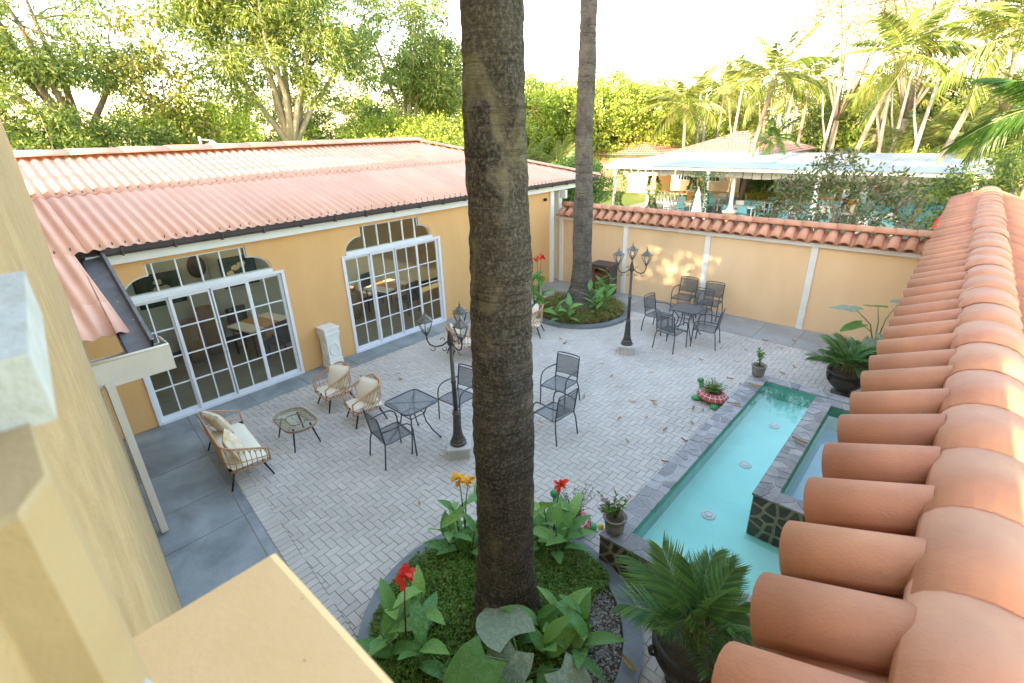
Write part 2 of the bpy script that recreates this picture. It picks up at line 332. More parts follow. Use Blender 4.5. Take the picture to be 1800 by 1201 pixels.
# ------------------------------------------------------------------ mesh helpers
class MB:
    def __init__(s): s.v = []; s.f = []; s.sm = []
    def add(s, vs, fs, smooth=False):
        n = len(s.v); s.v += [tuple(v) for v in vs]
        s.f += [tuple(i+n for i in f) for f in fs]; s.sm += [smooth]*len(fs)
        return s
    def box(s, x0, x1, y0, y1, z0, z1, mtx=None):
        vs = [(x, y, z) for z in (z0, z1) for x, y in ((x0, y0), (x1, y0), (x1, y1), (x0, y1))]
        if mtx is not None: vs = [mtx @ Vector(v) for v in vs]
        return s.add(vs, [(3, 2, 1, 0), (4, 5, 6, 7), (0, 1, 5, 4), (1, 2, 6, 5), (2, 3, 7, 6), (3, 0, 4, 7)])
    def bbox(s, x0, x1, y0, y1, z0, z1, b=0.006, mtx=None):
        """box with chamfered top edges"""
        vs = [(x0, y0, z0), (x1, y0, z0), (x1, y1, z0), (x0, y1, z0), (x0, y0, z1-b), (x1, y0, z1-b), (x1, y1, z1-b), (x0, y1, z1-b),
              (x0+b, y0+b, z1), (x1-b, y0+b, z1), (x1-b, y1-b, z1), (x0+b, y1-b, z1)]
        if mtx is not None: vs = [mtx @ Vector(v) for v in vs]
        fs = [(3, 2, 1, 0)]
        for k in range(4):
            j = (k+1) % 4
            fs += [(k, j, 4+j, 4+k), (4+k, 4+j, 8+j, 8+k)]
        return s.add(vs, fs+[(8, 9, 10, 11)])
    def tube(s, pts, rad, n=8, closed=False, cap=True, flat=1.0):
        pts = [Vector(p) for p in pts]
        N = len(pts)
        if not hasattr(rad, '__len__'): rad = [rad]*N
        vs = []; prev = None
        for i, p in enumerate(pts):
            a = pts[(i-1) % N] if (closed or i > 0) else p
            b = pts[(i+1) % N] if (closed or i < N-1) else p
            t = (b-a).normalized()
            if t.length < 1e-6: t = Vector((0, 0, 1))
            if prev is None:
                u = t.cross(Vector((0, 0, 1)))
                if u.length < 1e-3: u = t.cross(Vector((1, 0, 0)))
            else:
                u = prev - t*prev.dot(t)
            u.normalize(); prev = u
            w_ = t.cross(u)
            for k in range(n):
                an = 2*PI*k/n
                vs.append(p+(u*math.cos(an)+w_*math.sin(an)*flat)*rad[i])
        fs = []
        for i in range(N if closed else N-1):
            j = (i+1) % N
            for k in range(n):
                l = (k+1) % n
                fs.append((i*n+k, i*n+l, j*n+l, j*n+k))
        if cap and not closed:
            fs += [tuple(range(n-1, -1, -1)), tuple(range((N-1)*n, N*n))]
        return s.add(vs, fs, True)
    def lathe(s, prof, n=20, c=(0, 0, 0), sq=False, smooth=True, cap=True):
        vs = []
        for r, z in prof:
            for k in range(n):
                a = 2*PI*(k+0.5)/n
                vs.append((c[0]+r*math.cos(a), c[1]+r*math.sin(a), c[2]+z))
        fs = []
        for i in range(len(prof)-1):
            for k in range(n):
                l = (k+1) % n
                fs.append((i*n+k, i*n+l, (i+1)*n+l, (i+1)*n+k))
        if cap: fs += [tuple(range(n-1, -1, -1)), tuple(range((len(prof)-1)*n, len(prof)*n))]
        return s.add(vs, fs, smooth)
    def prism(s, poly, z0, z1, inset=0.0, mtx=None):
        """vertical prism over a plan polygon (counter-clockwise); inset makes a chamfered top"""
        n = len(poly); cx = sum(p[0] for p in poly)/n; cy = sum(p[1] for p in poly)/n
        lo = [(p[0], p[1], z0) for p in poly]
        md = [(p[0], p[1], z1-inset*0.7) for p in poly]
        def shr(p):
            d = math.hypot(p[0]-cx, p[1]-cy) or 1
            k = max(0.3, (d-inset)/d)
            return (cx+(p[0]-cx)*k, cy+(p[1]-cy)*k, z1)
        hi = [shr(p) for p in poly]
        if inset: vs = lo+md+hi; L = 3
        else: vs = lo+hi; L = 2
        if mtx is not None: vs = [mtx @ Vector(v) for v in vs]
        fs = [tuple(range(n-1, -1, -1))]
        for a in range(L-1):
            for k in range(n):
                j = (k+1) % n
                fs.append((a*n+k, a*n+j, (a+1)*n+j, (a+1)*n+k))
        fs.append(tuple(range((L-1)*n, L*n)))
        return s.add(vs, fs)
    def build(s, name, m, parent=None, loc=None, kind=None, rot=None):
        me = bpy.data.meshes.new(name)
        me.from_pydata(s.v, [], s.f)
        me.polygons.foreach_set('use_smooth', s.sm)
        me.materials.append(M[m] if isinstance(m, str) else m)
        me.update()
        return link(name, me, parent, loc, kind, rot)

def link(name, me, parent=None, loc=None, kind=None, rot=None):
    o = bpy.data.objects.new(name, me)
    COL.objects.link(o)
    if parent: o.parent = parent
    if loc is not None: o.location = loc
    if rot is not None: o.rotation_euler = rot
    if kind: o['kind'] = kind
    return o

def thing(name, label, cat, loc=(0, 0, 0), rz=0, group=None):
    o = bpy.data.objects.new(name, None)
    COL.objects.link(o); o.location = loc; o.rotation_euler = (0, 0, rz); o.empty_display_size = 0.1
    return tag(o, label, cat, group)

def tag(o, label, cat, group=None):
    o['label'] = label; o['category'] = cat
    if group: o['group'] = group
    return o

def kids(o): return [c for c in list(COL.objects) if c.parent == o]
def copy_tree(o, loc, rz, label=None, group=None):
    r = o.copy(); COL.objects.link(r); r.location = loc; r.rotation_euler = (0, 0, rz)
    if label: r['label'] = label
    if group: r['group'] = group
    for ch in kids(o):
        c = ch.copy(); COL.objects.link(c); c.parent = r
        for g in kids(ch):
            d = g.copy(); COL.objects.link(d); d.parent = c
    return r

def np_mesh(name, V, F, m, parent=None, smooth=False, kind=None, loc=None):
    """V (n,3), F (k,4) quads"""
    me = bpy.data.meshes.new(name)
    k = F.shape[1]
    me.vertices.add(len(V)); me.vertices.foreach_set('co', V.astype(np.float32).ravel())
    me.loops.add(F.size); me.loops.foreach_set('vertex_index', F.astype(np.int32).ravel())
    me.polygons.add(len(F)); me.polygons.foreach_set('loop_start', np.arange(0, F.size, k, dtype=np.int32))
    me.polygons.foreach_set('loop_total', np.full(len(F), k, dtype=np.int32))
    me.polygons.foreach_set('use_smooth', np.full(len(F), smooth))
    me.materials.append(M[m] if isinstance(m, str) else m)
    me.update(calc_edges=True)
    return link(name, me, parent, loc, kind)

def leaves_geo(Pn, D, L, W, droop=0.0):
    """folded diamond leaves: points Pn, direction D, length L, width W -> V,F"""
    n = len(Pn)
    D = D/np.maximum(np.linalg.norm(D, axis=1, keepdims=True), 1e-6)
    rnd = rng.normal(size=(n, 3))
    side = np.cross(D, rnd); side /= np.maximum(np.linalg.norm(side, axis=1, keepdims=True), 1e-6)
    L = np.broadcast_to(L, n)[:, None]; W = np.broadcast_to(W, n)[:, None]
    tip = Pn+D*L; tip[:, 2] -= droop*L[:, 0]
    mid = Pn+D*L*0.45
    V = np.stack([Pn, mid+side*W*0.5, tip, mid-side*W*0.5], 1).reshape(-1, 3)
    F = np.arange(4*n).reshape(-1, 4)
    return V, F

def pjx(x, y, z):
    v = Vector((x, y, z-HC)); a = v.dot(FW)
    if a < 0.05: return None
    return (900+883*v.dot(RT)/a, 600.5-883*v.dot(UP)/a, a)
def az(deg, d, z=0): return Vector((math.cos(R(deg))*d, math.sin(R(deg))*d, z))

# ------------------------------------------------------------------ setting: ground
MB().box(-260, 260, -120, 420, -0.5, -0.06).build('lawn', 'lawn', kind='structure')
LD = Vector((0.9937, -0.1036*0.9937, 0)).normalized()        # direction of the long left wall
def yl(x): return -0.10-0.1036*x                              # its face line
MB().add([(-10.3, 0.2, -0.012), (0.15, -0.8, -0.012), (0.15, 13.7, -0.012), (-10.3, 13.7, -0.012)], [(0, 1, 2, 3)]).build('courtyard_bed', 'joint', kind='structure')

PC1, PR1 = (-2.67, 2.62), 1.46
PC2, PR2 = (-7.65, 11.3), 1.42
PX0, PY0, PY1 = -2.33, 4.0, 9.38
def strip_y(x): return 2.02-0.114*(x+9.63)                    # edge of the concrete strip along the left wall

# concrete strips as separate slabs
cw = thing('concrete_walkway', 'blue grey concrete slab strip running around three sides of the paved courtyard', 'walkway', (0, 0, 0))
def slab(poly, m='slab'):
    MB().prism(poly, -0.05, 0.0+random.uniform(-.001, .001), 0.006).build('slab', m, cw)
xs = [-10.12, -9.52, -8.45, -7.35, -6.5, -5.4, -4.3, -3.2, -2.0, -0.8, 0.1]
g_ = 0.007
for a, b in zip(xs[:-1], xs[1:]):
    slab([(a+g_, yl(a)), (b-g_, yl(b)), (b-g_, strip_y(b)-0.13), (a+g_, strip_y(a)-0.13)])
    slab([(a+g_, strip_y(a)-0.115), (b-g_, strip_y(b)-0.115), (b-g_, strip_y(b)-g_), (a+g_, strip_y(a)-g_)])
ys = [2.07, 3.05, 4.1, 5.3, 6.5, 7.7, 8.9, 10.0, 11.2, 12.2]
for a, b in zip(ys[:-1], ys[1:]):
    slab([(-10.12, a+g_), (-9.50, a+g_), (-9.50, b-g_), (-10.12, b-g_)], 'slab' if a < 7 else 'slab_light')
xs2 = [-10.12, -9.0, -7.9, -6.75, -5.6, -4.4, -3.25, -2.35, -1.2, 0.0]
for a, b in zip(xs2[:-1], xs2[1:]):
    slab([(a+g_, 12.2+g_), (b-g_, 12.2+g_), (b-g_, 13.54), (a+g_, 13.54)], 'slab_light')

# herringbone pavers
def in_court(x, y):
    if x < -9.5 or x > -0.02 or y > 12.2 or y < strip_y(x)+0.005: return False
    if x > PX0 and PY0 < y < PY1: return False
    if math.hypot(x-PC1[0], y-PC1[1]) < PR1-0.06 or math.hypot(x-PC2[0], y-PC2[1]) < PR2-0.06: return False
    if -2.05 < x < -1.5 and 9.5 < y < 10.05: return False
    return True
def clip_h(poly, a, b, c):
    out = []
    for i in range(len(poly)):
        p, q = poly[i], poly[(i+1) % len(poly)]
        dp, dq = a*p[0]+b*p[1]-c, a*q[0]+b*q[1]-c
        if dp <= 0: out.append(p)
        if (dp < 0) != (dq < 0) and abs(dp-dq) > 1e-9:
            t = dp/(dp-dq); out.append((p[0]+(q[0]-p[0])*t, p[1]+(q[1]-p[1])*t))
    return out
u = 0.1
bricks, cut = [], []
for i in range(-96, 2):
    for j in range(8, 124):
        d = (i-j) % 4
        if d == 0: x0, x1, y0, y1 = i*u, (i+2)*u, j*u, (j+1)*u
        elif d == 3: x0, x1, y0, y1 = i*u, (i+1)*u, j*u, (j+2)*u
        else: continue
        cx, cy = (x0+x1)/2, (y0+y1)/2
        poly = [(x0, y0), (x1, y0), (x1, y1), (x0, y1)]
        near_edge = cy < strip_y(cx)+0.42 or cx < -9.3 or cy > 12.0
        if near_edge:
            poly = clip_h(poly, -0.114, -1, -(2.02-0.114*9.63+0.201))
            if len(poly) > 2: poly = clip_h(poly, -1, 0, 9.49)
            if len(poly) > 2: poly = clip_h(poly, 0, 1, 12.195)
            if len(poly) < 3: continue
            w1 = max(p[0] for p in poly)-min(p[0] for p in poly); w2 = max(p[1] for p in poly)-min(p[1] for p in poly)
            if w1 < 0.010 or w2 < 0.010: continue
            if w1*w2 < 0.0185:
                cx = sum(p[0] for p in poly)/len(poly); cy = sum(p[1] for p in poly)/len(poly)
                if in_court(cx, cy):
                    k_ = 1-0.0032/(min(w1, w2)/2)
                    cut.append([(cx+(p[0]-cx)*k_, cy+(p[1]-cy)*k_) for p in poly])
                continue
        if not in_court(cx, cy): continue
        bricks.append((x0, x1, y0, y1))
x = -9.45
while x < -0.05:                                               # soldier course beside the concrete strip
    y = strip_y(x+0.05)
    bricks.append((x, x+0.1, y+0.008, y+0.2))
    x += 0.1
sel, rest = [], []
for b in bricks:
    cx, cy = (b[0]+b[1])/2, (b[2]+b[3])/2
    p = pjx(cx, cy, 0)
    ok = p and 300 < p[0] < 1190 and p[1] < 1195 and not (p[1] > 960+(p[0]-495)*1.22-10 and p[0] < 700) and not (820 < p[0] < 945)
    (sel if ok else rest).append((p[2] if p else 99, b))
sel.sort(key=lambda t: t[0])
rest += sel[300:]; sel = sel[:300]
pav = thing('paver_floor', 'courtyard floor of small grey pavers laid in herringbone', 'paving', (0, 0, 0))
G = 0.0024
meH = MB().bbox(-0.1+G, 0.1-G, -0.05+G, 0.05-G, -0.05, 0.0, 0.004).build('paver', 'paver', pav)
meV = MB().bbox(-0.05+G, 0.05-G, -0.1+G, 0.1-G, -0.05, 0.0, 0.004).build('paver', 'paver', pav)
first = {0: meH, 1: meV}; usedp = set()
for _, b in sel:
    k = 0 if (b[1]-b[0]) > (b[3]-b[2]) else 1
    if k in usedp:
        o = link('paver', first[k].data, pav)
    else: o = first[k]; usedp.add(k)
    o.location = ((b[0]+b[1])/2, (b[2]+b[3])/2, random.uniform(-0.0018, 0.0018))
    o.rotation_euler = (random.gauss(0, .004), random.gauss(0, .004), random.gauss(0, .006))
mb = MB()
for _, b in rest:
    z = random.uniform(-0.002, 0.002)
    j = random.gauss(0, .0008)
    mb.bbox(b[0]+G+j, b[1]-G+j, b[2]+G-j, b[3]-G-j, -0.05, z, 0.004)
for poly in cut: mb.prism(poly, -0.05, random.uniform(-.002, .002), 0.003)
mb.build('paver_field', 'paver', pav, kind='stuff')

# ------------------------------------------------------------------ banquet building
bld = thing('garden_hall', 'single storey yellow hall with pink corrugated roof and two arched glass doors', 'building', (-10.13, 0, 0))
BX = -10.13
def bm_part(mb, name, m, kind=None): return mb.build(name, m, bld, loc=(10.13, 0, 0), kind=kind)
DOORS = [(2.91, 1.40), (7.04, 1.42)]
HD = 2.33
T = 0.18
mb = MB()
yy = 0.75
for c, hw in DOORS:
    mb.box(BX-T, BX, yy, c-hw, 0, 3.05); yy = c+hw
mb.box(BX-T, BX, yy, 11.3, 0, 3.05)
mb.box(BX-T, BX, 11.3, 12.0, 0, 1.05); mb.box(BX-T, BX, 11.3, 12.0, 2.25, 3.05); mb.box(BX-T, BX, 12.0, 13.3, 0, 3.05)
def xprism(mb, poly, x0, x1):
    """prism over a (y,z) polygon between two x"""
    n = len(poly)
    vs = [(x0, p[0], p[1]) for p in poly]+[(x1, p[0], p[1]) for p in poly]
    fs = [tuple(range(n-1, -1, -1)), tuple(range(n, 2*n))]+[(k, (k+1) % n, n+(k+1) % n, n+k) for k in range(n)]
    mb.add(vs, fs)
def trans_outline(c, e=0.0):
    """arched head, left half from bottom to top centre as (y,z)"""
    pts = []
    for k in range(11):
        a = PI/2*k/10
        pts.append((c-1.24-e+0.42*(1-math.cos(a)), 2.40+(0.31+e)*math.sin(a)))
    pts += [(c-0.82-e, 2.71+e), (c-0.82-e, 2.91+e)]
    return pts
for c, hw in DOORS:
    c2 = c-0.05
    L = trans_outline(c2)
    for sgn in (1, -1):
        # solid wall beside the arched head, cut in columns so that every piece is convex
        pl = [(c2+(y-c2)*sgn, z) for y, z in L]
        edge = c-hw if sgn == 1 else c+hw
        mb_q = [(edge, 2.33), (pl[0][0], 2.33), (pl[0][0], 3.05), (edge, 3.05)]
        xprism(mb, mb_q if sgn == 1 else mb_q[::-1], BX-T, BX)
        for k in range(len(pl)-2):
            q = [(pl[k][0], pl[k][1]), (pl[k+1][0], pl[k+1][1]), (pl[k+1][0], 3.05), (pl[k][0], 3.05)]
            xprism(mb, q if sgn == 1 else q[::-1], BX-T, BX)
    mb.box(BX-T, BX, c2-0.82, c2+0.82, 2.91, 3.05)
mb.box(-14.5, BX-T, 13.1, 13.3, 0, 3.05)
bm_part(mb, 'wall', 'yellow')
# fascia, corner boards, window
bm_part(MB().box(BX-0.02, BX+0.16, 1.30, 15.2, 3.00, 3.17), 'fascia', 'white')
bm_part(MB().box(BX, BX+0.05, 13.12, 13.30, 0, 3.0), 'corner_post', 'white')
bm_part(MB().box(-10.33, -10.13, 13.62, 13.80, 0, 3.0).box(-10.6, -9.9, 13.66, 13.76, 2.72, 2.98), 'porch_post', 'white')
bm_part(MB().box(BX-0.1, BX+0.02, 11.3, 11.36, 1.05, 2.25).box(BX-0.1, BX+0.02, 11.94, 12.0, 1.05, 2.25).box(BX-0.1, BX+0.02, 11.36, 11.94, 1.05, 1.11).box(BX-0.1, BX+0.02, 11.36, 11.94, 2.19, 2.25), 'window_frame', 'alu')
bm_part(MB().box(BX-0.06, BX-0.05, 11.36, 11.94, 1.11, 2.19), 'window_pane', 'dark_glass')
# arched glass doors
for di, (c, hw) in enumerate(DOORS):
    c2 = c-0.05
    f = MB()
    X0, X1 = BX-0.10, BX+0.025
    f.box(X0, X1, c-hw, c-hw+0.06, 0, HD); f.box(X0, X1, c+hw-0.06, c+hw, 0, HD)
    f.box(X0, X1+0.012, c-hw+0.06, c+hw-0.06, HD-0.05, HD+0.0); f.box(X0, X1+0.01, c-hw+0.06, c+hw-0.06, 0.0, 0.05)
    f.box(X0, X1-0.006, c2-1.24, c2+1.24, HD+0.002, 2.40)
    # thin arch trim
    L = trans_outline(c2, -0.012)
    for sgn in (1, -1):
        pts = [(BX-0.03, c2+(y-c2)*sgn, z) for y, z in L]
        f.tube(pts, 0.014, 6)
    f.tube([(BX-0.03, c2-0.81, 2.9), (BX-0.03, c2+0.81, 2.9)], 0.014, 6)
    fr = bm_part(f, 'french_door', 'alu')
    # transom bars and panes
    def zt(y):
        dy = abs(y-c2)
        if dy <= 0.82: return 2.90
        t = 1-(dy-0.82)/0.42
        return 2.40+0.31*math.sin(math.acos(max(-1, min(1, 1-t)))) if t > 0 else 2.40
    cuts = [-1.23, -0.72, -0.36, 0, 0.36, 0.72, 1.23]
    for k in cuts[1:-1]:
        MB().box(BX-0.055, BX-0.015, c2+k-0.012, c2+k+0.012, 2.402, 2.895).build('transom_bar', 'alu', fr)
    for a, b in zip(cuts[:-1], cuts[1:]):
        a_, b_ = a+0.013, b-0.013
        N = 10
        poly = [(c2+a_, 2.402), (c2+b_, 2.402)]
        tops = []
        for q in range(N+1):
            y = b_+(a_-b_)*q/N
            tops.append((c2+y, max(2.404, zt(c2+y)-0.008)))
            if q < N:
                y2 = b_+(a_-b_)*(q+1)/N
                for e in (0.82, -0.82):
                    if (y-e)*(y2-e) < 0:
                        tops += [(c2+e+0.0005*(1 if e > 0 else 1), zt(c2+e+0.001)-0.008), (c2+e-0.0005, zt(c2+e-0.001)-0.008)]
        tops.sort(key=lambda t: -t[0])
        mbp = MB(); xprism(mbp, poly+tops, BX-0.045, BX-0.039)
        mbp.build('transom_pane', 'window_glass', fr)
    # four leaves, the middle pair slides behind
    W = (2*hw-0.12)/4
    shp = {}
    for k in range(4):
        y0 = c-hw+0.06+k*W
        xo = BX-0.035 if k in (1, 2) else BX-0.075
        lf = MB(); st = 0.05
        ya, yb = y0-(0.01 if k else 0), y0+W+(0.01 if k < 3 else 0)
        lf.box(xo, xo+0.035, ya, ya+st, 0.052, HD-0.052); lf.box(xo, xo+0.035, yb-st, yb, 0.052, HD-0.052)
        lf.box(xo, xo+0.034, ya+st, yb-st, 0.052, 0.12); lf.box(xo, xo+0.034, ya+st, yb-st, HD-0.11, HD-0.052)
        gy0, gy1, gz0, gz1 = ya+st, yb-st, 0.12, HD-0.11
        ym = (gy0+gy1)/2
        lf.box(xo+0.004, xo+0.030, ym-0.011, ym+0.011, gz0, gz1)
        for q in range(1, 4):
            z = gz0+(gz1-gz0)*q/4
            lf.box(xo+0.005, xo+0.029, gy0, ym-0.011, z-0.011, z+0.011); lf.box(xo+0.005, xo+0.029, ym+0.011, gy1, z-0.011, z+0.011)
        if k in (1, 2):
            hy = yb-0.025 if k == 1 else ya+0.025
            lf.tube([(xo+0.04, hy, 0.98), (xo+0.055, hy, 0.99), (xo+0.055, hy, 1.06), (xo+0.04, hy, 1.07)], 0.007, 6)
        lf.build('door_leaf', 'alu', fr)
        for q in range(4):
            for (a, b) in ((gy0, ym-0.011), (ym+0.011, gy1)):
                z0 = gz0+(gz1-gz0)*q/4+(0.011 if q else 0); z1 = gz0+(gz1-gz0)*(q+1)/4-(0.011 if q < 3 else 0)
                MB().box(xo+0.014, xo+0.018, a, b, z0, z1).build('pane', 'window_glass', fr)
# gutter along the eave
def gutter(mb, p0, p1, wd, h, side):
    p0, p1 = Vector(p0), Vector(p1); t = (p1-p0).normalized(); s = Vector((side[0], side[1], 0)).normalized()
    prof = [(0, h), (0, 0), (0.15, -0.02), (0.8, -0.02), (0.97, 0.02), (1.0, h-0.01), (1.06, h), (1.06, h+0.012), (0.93, h+0.012), (0.93, h-0.02), (0.88, 0.03), (0.1, 0.012)]
    vs = []
    for p in (p0, p1):
        vs += [p+s*(a*wd)+Vector((0, 0, b)) for a, b in prof]
    n = len(prof)
    mb.add(vs, [(k, k+1, n+k+1, n+k) for k in range(n-1)])
gm = MB(); gutter(gm, (-9.955, 1.50, 3.185), (-9.955, 15.4, 3.185), 0.17, 0.085, (1, 0))
gt = bm_part(gm, 'gutter', 'brown_metal')
brm = None
for k in range(19):
    y = 1.75+k*0.74
    b = MB().box(-9.965, -9.772, -0.014, 0.014, 3.150, 3.163).box(-9.781, -9.766, -0.014, 0.014, 3.155, 3.276).box(-9.96, -9.77, -0.01, 0.01, 3.266, 3.276)
    if brm is None: brm = b.build('gutter_bracket', 'brown_metal', gt); brm.location = (0, y, 0)
    else: link('gutter_bracket', brm.data, gt, (0, y, 0))
# roof: corrugated sheets
RX, RZ, SL = -14.2, 4.59, 0.30
PITCH = 0.177
def sheet(x0, x1, y0, y1, lift=0.0, clip=None, nx=3, mirror=False):
    """one corrugated sheet from x0 (high) to x1 (low); waves run along x"""
    ny = max(6, int((y1-y0)/PITCH*10))
    V, F = [], []
    for i in range(nx):
        for j in range(ny+1):
            y = y0+(y1-y0)*j/ny; x = x0+(x1-x0)*i/(nx-1)
            if clip: x = clip(x, y)
            z = RZ-SL*(x-RX)+0.019*math.cos(2*PI*y/PITCH)+lift*(0.3+0.7*i/(nx-1))
            V.append((x if not mirror else 2*RX-x, y, z))
    for i in range(nx-1):
        for j in range(ny):
            a = i*(ny+1)+j
            F.append((a, a+ny+1, a+ny+2, a+1) if not mirror else (a, a+1, a+ny+2, a+ny+1))
    n = len(V)
    V2 = V+[(v[0], v[1], v[2]-0.008) for v in V]
    F2 = F+[tuple(reversed([k+n for k in f])) for f in F]
    nyy = ny+1
    for j in range(ny):                                        # thickness at the lower edge
        a = (nx-1)*nyy+j; F2.append((a, a+n, a+n+1, a+1))
    for i in range(nx-1):
        a = i*nyy; F2.append((a, a+n, a+nyy+n, a+nyy)); a = i*nyy+ny; F2.append((a, a+nyy, a+nyy+n, a+n))
    return MB().add(V2, F2, True)
SW = PITCH*5
rowsx = [(-14.2, -12.02), (-12.12, -9.84)]
hip = lambda y: -14.2+(y-11.0)*0.985
yy = 0.45; k = 0
while yy < 15.3:
    y1 = yy+SW
    for r, (xa, xb) in enumerate(rowsx):
        lf = 0.012*(1-r)+0.004*(k % 2)+random.uniform(-.002, .002)
        if hip(yy) > xb: continue
        clip = (lambda x, y: max(x, hip(y))) if hip(y1) > xa else None
        bm_part(sheet(xa, xb, yy, y1+0.03, lf, clip, 7 if clip else 3), 'roof_sheet', 'pink_sheet')
    yy = y1; k += 1
# lower strip of sheets beside the tall wall
for r, (xa, xb) in enumerate([(-10.30, -8.30), (-8.40, -7.62)]):
    bm_part(sheet(xa, xb, 0.60, 1.17, -0.004+0.0*r-0.012*(r+1)+0.0), 'roof_sheet', 'pink_sheet')
# far side and hip end planes, ridge caps
mb = MB()
bm_part(sheet(-14.2, -9.84, 0.45, 11.0, 0.0, None, 2, True), 'rear_light_inlet', 'light_inlet')  # unseen rear slope made clear, added to let daylight brighten the room
hk = MB()
for r_, (xa, xb) in enumerate(rowsx):
    for k in range(1, 30):
        for q in (1.5, 3.5):
            yv = 0.45+k*SW/1.0*0.5+q*PITCH*0.5
            yv = 0.45+PITCH*round((yv-0.45)/PITCH)+random.uniform(-.01, .01)
            xv = xb-0.12+random.uniform(-.02, .02)
            if hip(yv) > xv: continue
            z_ = RZ-SL*(xv-RX)+0.019*math.cos(2*PI*yv/PITCH)+0.02
            hk.tube([(xv, yv, z_-.02), (xv, yv, z_+0.03)], 0.006, 5).tube([(xv-.03, yv+.02, z_+.008), (xv+.02, yv-.015, z_+.004)], 0.004, 4)
bm_part(hk, 'roof_hooks', 'dark_brown', kind='stuff')
V, F = [], []
nn = 60
for i in range(nn+1):
    x = -18.5+8.66*i/nn
    apex = (-14.2, 11.0, 4.59)
    wv = 0.024*math.cos(2*PI*x/PITCH)
    d = 1-abs(x+14.2)/4.36
    V += [(x, 11.0+4.36*abs(x+14.2)/4.36*1.015, 4.59-SL*abs(x+14.2)+wv), (x, 15.42, 3.285+wv)]
for i in range(nn): F.append((2*i, 2*i+1, 2*i+3, 2*i+2))
bm_part(MB().add(V, F, True), 'hip_slope', 'pink_sheet')
rc = None
def cap_piece(p0, p1, r=0.13, m='pink_sheet', name='ridge_cap', flat=0.6, par=None, lip=0.012, lo=0.96):
    p0, p1 = Vector(p0), Vector(p1); t = (p1-p0).normalized(); s = t.cross(Vector((0, 0, 1))).normalized(); upv = s.cross(t)
    V = []; n = 10
    for (p, rr) in ((p0, r*lo), (p1, r)):
        for k in range(n+1):
            a = PI*k/n; V.append(p+s*math.cos(a)*rr+upv*math.sin(a)*rr*flat)
        for k in range(n+1):
            a = PI*(n-k)/n; V.append(p+s*math.cos(a)*(rr-lip)+upv*math.sin(a)*(rr-lip)*flat)
    q = 2*(n+1); F = []
    for k in range(q): F.append((k, (k+1) % q, q+(k+1) % q, q+k))
    for base in (0, q):
        for k in range(n): F.append((base+k, base+k+1, base+q-2-k, base+q-1-k) if base else (base+q-1-k, base+q-2-k, base+k+1, base+k))
    return MB().add(V, F, True)
y = 0.4
while y < 11.0:
    bm_part(cap_piece((-14.2, y+0.95, 4.575), (-14.2, y-0.04, 4.58), 0.33, flat=0.36), 'ridge_cap', 'pink_sheet')
    y += 0.9
for sg in (1, -1):
    a = Vector((-14.2, 10.95, 4.62)); b = Vector((-14.2+sg*4.36, 15.42, 3.32))
    for k in range(6):
        bm_part(cap_piece(a.lerp(b, k/6), a.lerp(b, (k+1.08)/6), 0.12), 'ridge_cap', 'pink_sheet')
# side gutter, hopper and downpipe by the tall wall
gm = MB(); gutter(gm, (-10.0, 1.22, 3.13), (-7.12, 0.98, 2.42), 0.30, 0.13, (0.1, 1))
bm_part(gm, 'side_gutter', 'gutter_in')
bm_part(MB().box(-10.6, -10.14, 0.3, 15.0, 3.06, 3.285), 'wall_plate', 'brown_metal')
hp = MB()
hx0, hx1, hy0, hy1, hz0, hz1 = -7.42, -7.05, 0.60, 1.42, 2.14, 2.46
for a in ((hx1-0.02, hx1, hy0, hy1, hz0, hz1), (hx0, hx0+0.02, hy0, hy1, hz0, hz1-0.06), (hx0+0.02, hx1-0.02, hy0, hy0+0.02, hz0, hz1), (hx0+0.02, hx1-0.02, hy1-0.02, hy1, hz0, hz1), (hx0+0.02, hx1-0.02, hy0+0.02, hy1-0.02, hz0, hz0+0.02)): hp.box(*a)
hp.tube([(hx1-0.01, hy0, hz1+0.005), (hx1-0.01, hy1-0.01, hz1+0.005), (hx0, hy1-0.01, hz1+0.005)], 0.02, 8)
bm_part(hp, 'rain_hopper', 'hopper')
bm_part(MB().box(-7.045, -6.93, 0.68, 0.76, 0.04, 2.20), 'downpipe', 'hopper')
bm_part(MB().box(-10.45, -9.97, 0.4, 1.21, 2.95, 3.12), 'valley_flashing', 'gutter_in')

# interior of the hall
rm = MB().box(-13.6, -13.45, 0.75, 13.1, 0, 2.30).box(-13.45, BX-T, 0.6, 0.75, 0, 2.98)
bm_part(rm, 'room_wall', 'room')
fl = bm_part(MB().box(-13.6, BX-0.1, 0.75, 13.1, -0.1, -0.004), 'room_floor_bed', 'joint')
ft = None
for i in range(6):
    for j in range(20):
        x0, y0 = -13.44+i*0.6, 0.78+j*0.6
        if x0+0.59 > BX-0.12: continue
        if ft is None: ft = MB().box(0, 0.594, 0, 0.594, -0.002, 0.002).build('floor_tile', 'room_floor', fl); ft.location = (x0, y0, 0)
        else: link('floor_tile', ft.data, fl, (x0, y0, 0))
bm_part(MB().box(-13.45, -13.43, 0.75, 13.1, 0, 0.12), 'skirting', 'dark_brown')

